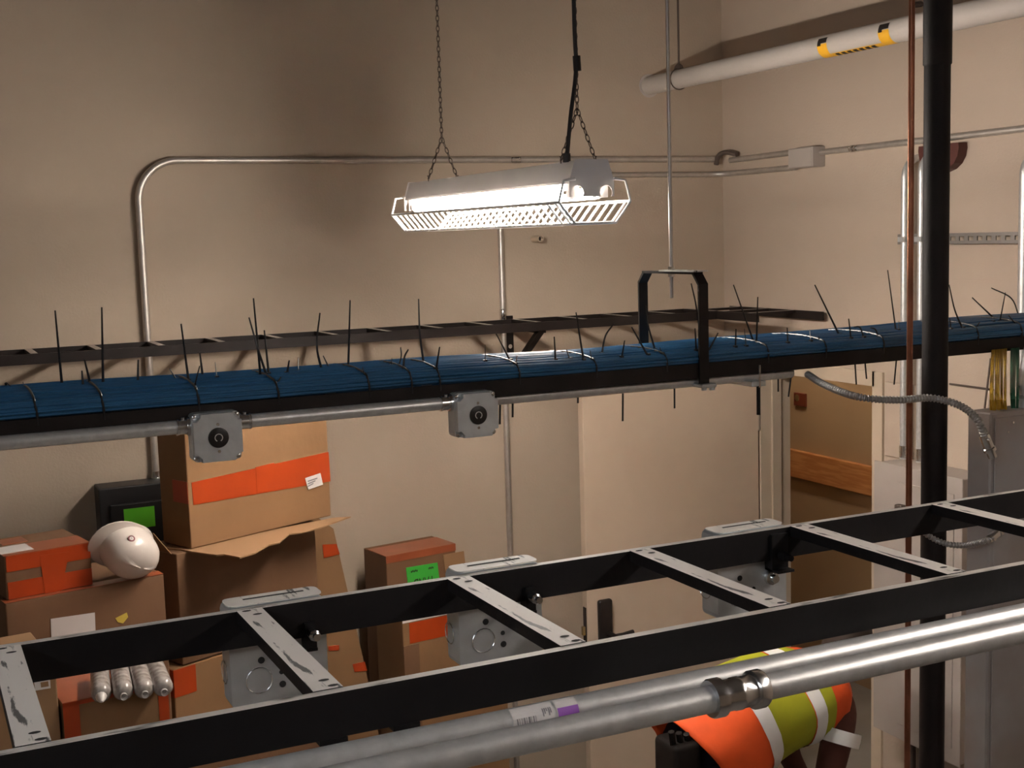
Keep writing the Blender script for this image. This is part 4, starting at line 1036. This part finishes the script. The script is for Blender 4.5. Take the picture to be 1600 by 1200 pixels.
p0 = av(pp(0,0,HZc), (0.15,0.13)); s1_ = av(pp(0.17,0,HZc+0.075), (0.135,0.115), p0); s2_ = av(pp(0.36,0,HZc+0.12), (0.15,0.12), s1_); s3_ = av(pp(0.49,0,HZc+0.125), (0.11,0.10), s2_)
nk = av(pp(0.55,0,HZc+0.175), 0.058, s3_); hd = av(pp(0.60,0,HZc+0.225), 0.06, nk); hd2 = av(pp(0.63,0,HZc+0.265), 0.06, hd)
for s_ in (-1, 1):
    a_ = av(pp(0.02, s_*0.095, HZc-0.08), 0.098, p0); k_ = av(pp(0.07, s_*0.12, HZc*0.50), 0.065, a_); c_ = av(pp(0.0, s_*0.125, HZc*0.30), 0.056, k_); n_ = av(pp(-0.03, s_*0.125, 0.09), 0.042, c_); t_ = av(pp(0.10, s_*0.13, 0.045), 0.042, n_); av(pp(0.18, s_*0.13, 0.04), 0.035, t_)
arms = []
for s_ in (-1, 1):
    a_ = av(pp(0.46, s_*0.165, HZc+0.08), 0.066, s3_); el = av(pp(0.50 if s_ < 0 else 0.34, s_*0.20, HZc-0.20), 0.050, a_); wr = av(pp(0.60, s_*0.16, HZc-(0.40 if s_ < 0 else 0.34)), 0.032, el); arms.append((V[wr], s_))
body = skin('body', V, E, RR, 'shirt_maroon', ps_)
# hands: palm with five fingers
for (w_, s_) in arms:
    V2, E2, R2 = [w_+Vector((0,0,0.02)), w_+PD*0.02+Vector((0,0,-0.05)), w_+PD*0.03+Vector((0,0,-0.085))], [(0,1),(1,2)], [0.028, 0.036, 0.034]
    for k in range(4):
        b0 = w_+PD*(0.03+0.012)+PS*(k-1.5)*0.019+Vector((0,0,-0.095)); ln = (0.036,0.042,0.039,0.030)[k]
        i = len(V2); V2 += [b0, b0+PD*0.012+Vector((0,0,-ln)), b0-PD*0.004+Vector((0,0,-ln*1.8))]; E2 += [(2,i),(i,i+1),(i+1,i+2)]; R2 += [0.010,0.009,0.0075]
    i = len(V2); b0 = w_-PS*s_*0.032+PD*0.02+Vector((0,0,-0.05)); V2 += [b0, b0-PS*s_*0.018+PD*0.015+Vector((0,0,-0.03)), b0-PS*s_*0.016+PD*0.025+Vector((0,0,-0.055))]; E2 += [(1,i),(i,i+1),(i+1,i+2)]; R2 += [0.012,0.010,0.008]
    skin('hand', V2, E2, R2, 'skin', ps_, 2, 1)
# trousers, boots
for s_ in (-1, 1):
    m = MB(); m.tube(spline([pp(0.0, s_*0.085, HZc+0.02), pp(0.03, s_*0.10, HZc-0.12), pp(0.07, s_*0.12, HZc*0.50), pp(0.0, s_*0.125, HZc*0.30), pp(-0.03, s_*0.125, 0.10)], 6), 0.1, 18, rfn=lambda k: 0.128-0.045*min(1, k/14))
    m.build('trouser_leg', 'trouser_navy', ps_, smooth=True)
    bt = MB().lathe([(0.055,0.13),(0.055,0.08),(0.05,0.04),(0.05,0.0)], pp(-0.03, s_*0.125, 0.0), (0,0,1), 14).rbox((-0.001,-0.001,-0.001),(0.001,0.001,0.001),0.0003)
    q_ = pp(0.06, s_*0.125, 0.045); bt.obox(q_, PD*0.13, PS*0.05, Vector((0,0,0.042)))
    bt.build('boot', 'boot', ps_, smooth=True)
MB().lathe([(0.05,-0.17),(0.11,-0.15),(0.145,-0.10),(0.155,-0.03),(0.15,0.05),(0.12,0.14)], pp(0,0,HZc-0.005), (PD+Vector((0,0,0.25))).normalized(), 24).build('trouser_seat', 'trouser_navy', ps_, smooth=True)
# face and hat
hp = pp(0.635, 0, HZc+0.265); hx_ = (PD*0.35+Vector((0,0,0.95))).normalized()    # crown direction
face = (PD*0.95 + Vector((0,0,-0.3))).normalized()
head = MB().lathe([(0.02,-0.125),(0.055,-0.11),(0.075,-0.06),(0.085,0.0),(0.083,0.05),(0.06,0.09),(0.02,0.105)], hp, hx_, 18)
fside = face - hx_*face.dot(hx_); fside.normalize(); fs2 = hx_.cross(fside)
head.obox(hp+fside*0.088-hx_*0.02, fside*0.018, fs2*0.011, hx_*0.024)
for s_ in (-1, 1): head.obox(hp+fs2*s_*0.082-hx_*0.01, fside*0.018, fs2*0.009, hx_*0.028)
hdo = head.build('head', 'skin', ps_, smooth=True)
for s_ in (-1, 1): MB().lathe([(0.012,0),(0.008,0.006),(0.002,0.009)], hp+fside*0.074+fs2*s_*0.031+hx_*0.008, fside, 10).build('eye', 'ink', hdo)
MB().obox(hp+fside*0.068-hx_*0.062, fside*0.006, fs2*0.024, hx_*0.005).build('mouth', 'sign_red', hdo)
MB().lathe([(0.088,-0.03),(0.090,0.04),(0.07,0.09),(0.02,0.108)], hp-fside*0.008, hx_, 18).build('hair', 'hair', ps_, smooth=True)
# vest: loft around the spine, open hem at the hips
sec = [(-0.10, HZc+0.00, 0.205, 0.165), (-0.03, HZc+0.03, 0.215, 0.178), (0.06, HZc+0.065, 0.215, 0.175), (0.16, HZc+0.095, 0.212, 0.170), (0.26, HZc+0.112, 0.215, 0.165), (0.36, HZc+0.125, 0.222, 0.16), (0.46, HZc+0.125, 0.205, 0.14), (0.53, HZc+0.115, 0.13, 0.10)]
fine = []
for i in range(len(sec)-1):
    for k in range(4):
        t_ = k/4; fine.append(tuple(sec[i][j]*(1-t_)+sec[i+1][j]*t_ for j in range(4)))
fine.append(sec[-1]); nn = 40
vm = MB()
def vest_pt(i, k, off=0.0):
    f_, z, ws, wz = fine[i]; a_ = 2*math.pi*k/nn
    wob = 1+0.02*math.sin(3*a_+i*0.5)+0.015*math.sin(7*a_-i*0.3)
    up_ = math.sin(a_)
    return pp(f_ + 0.24*(-up_)*max(0, (0.40-f_)), (ws+off)*math.cos(a_)*wob, z + (wz+off)*up_*wob - (0.03 if up_ < 0 else 0)*max(0, 0.3-f_)*2)
for i in range(len(fine)):
    for k in range(nn): vm.v.append(vest_pt(i, k))
stripe = MB()
for i in range(len(fine)-1):
    fm = (fine[i][0]+fine[i+1][0])/2
    for k in range(nn):
        k2 = (k+1) % nn
        lime = 0.135 < fm < 0.285 or 0.335 < fm < 0.375
        vm.f.append([i*nn+k, i*nn+k2, (i+1)*nn+k2, (i+1)*nn+k]); vm.m.append(1 if lime else 0)
vo = vm.build('vest', ['vest_orange', 'vest_lime'], ps_, smooth=True)
sd_ = vo.modifiers.new('thickness', 'SOLIDIFY'); sd_.thickness = 0.006; sd_.offset = 1
def band(i0, i1, nm='reflective_stripe'):
    m = MB()
    for i in range(i0, i1+1):
        for k in range(nn): m.v.append(vest_pt(i, k, 0.011))
    for i in range(i1-i0):
        for k in range(nn): k2=(k+1)%nn; m.f.append([i*nn+k,i*nn+k2,(i+1)*nn+k2,(i+1)*nn+k]); m.m.append(0)
    m.build(nm, 'reflective', vo, smooth=True)
band(9, 11); band(17, 19)
# sleeve stripes, tool pouch with ring
for s_ in (-1, 1):
    MB().lathe([(0.078,-0.02),(0.080,0.0),(0.078,0.03)], pp(0.475 if s_ < 0 else 0.43, s_*0.178, HZc+0.01), pp(0.50 if s_ < 0 else 0.34, s_*0.20, HZc-0.20)-pp(0.46, s_*0.165, HZc+0.08), 16, caps=False).build('sleeve_stripe', 'reflective', ps_, smooth=True)
pc = pp(-0.22, 0.10, HZc+0.03)
pch = MB().rbox((pc.x-0.05, pc.y-0.07, pc.z-0.10), (pc.x+0.06, pc.y+0.07, pc.z+0.08), 0.02, 3)
for k in range(3): pch.tube([(pc.x-0.03+0.03*k, pc.y-0.03, pc.z+0.06), (pc.x-0.045+0.03*k, pc.y-0.04, pc.z+0.125-0.01*k)], 0.011, 8)
po = pch.build('tool_pouch', 'pouch', ps_, smooth=True)
rc_ = Vector((pc.x-0.01, pc.y-0.078, pc.z-0.035))
MB().tube([rc_+Vector((0.018*math.cos(a_), 0, 0.026*math.sin(a_))) for a_ in [2*math.pi*k/16 for k in range(17)]], 0.0035, 6, caps=False).build('ring', 'brass', po, smooth=True)
MB().tube(spline([pp(-0.16,0.03,HZc-0.02), pp(-0.17,0.08,HZc-0.1), pp(-0.18,0.10,HZc-0.28)], 5), 0.006, 6).build('strap', 'pouch', po, smooth=True)

bpy.context.view_layer.update()
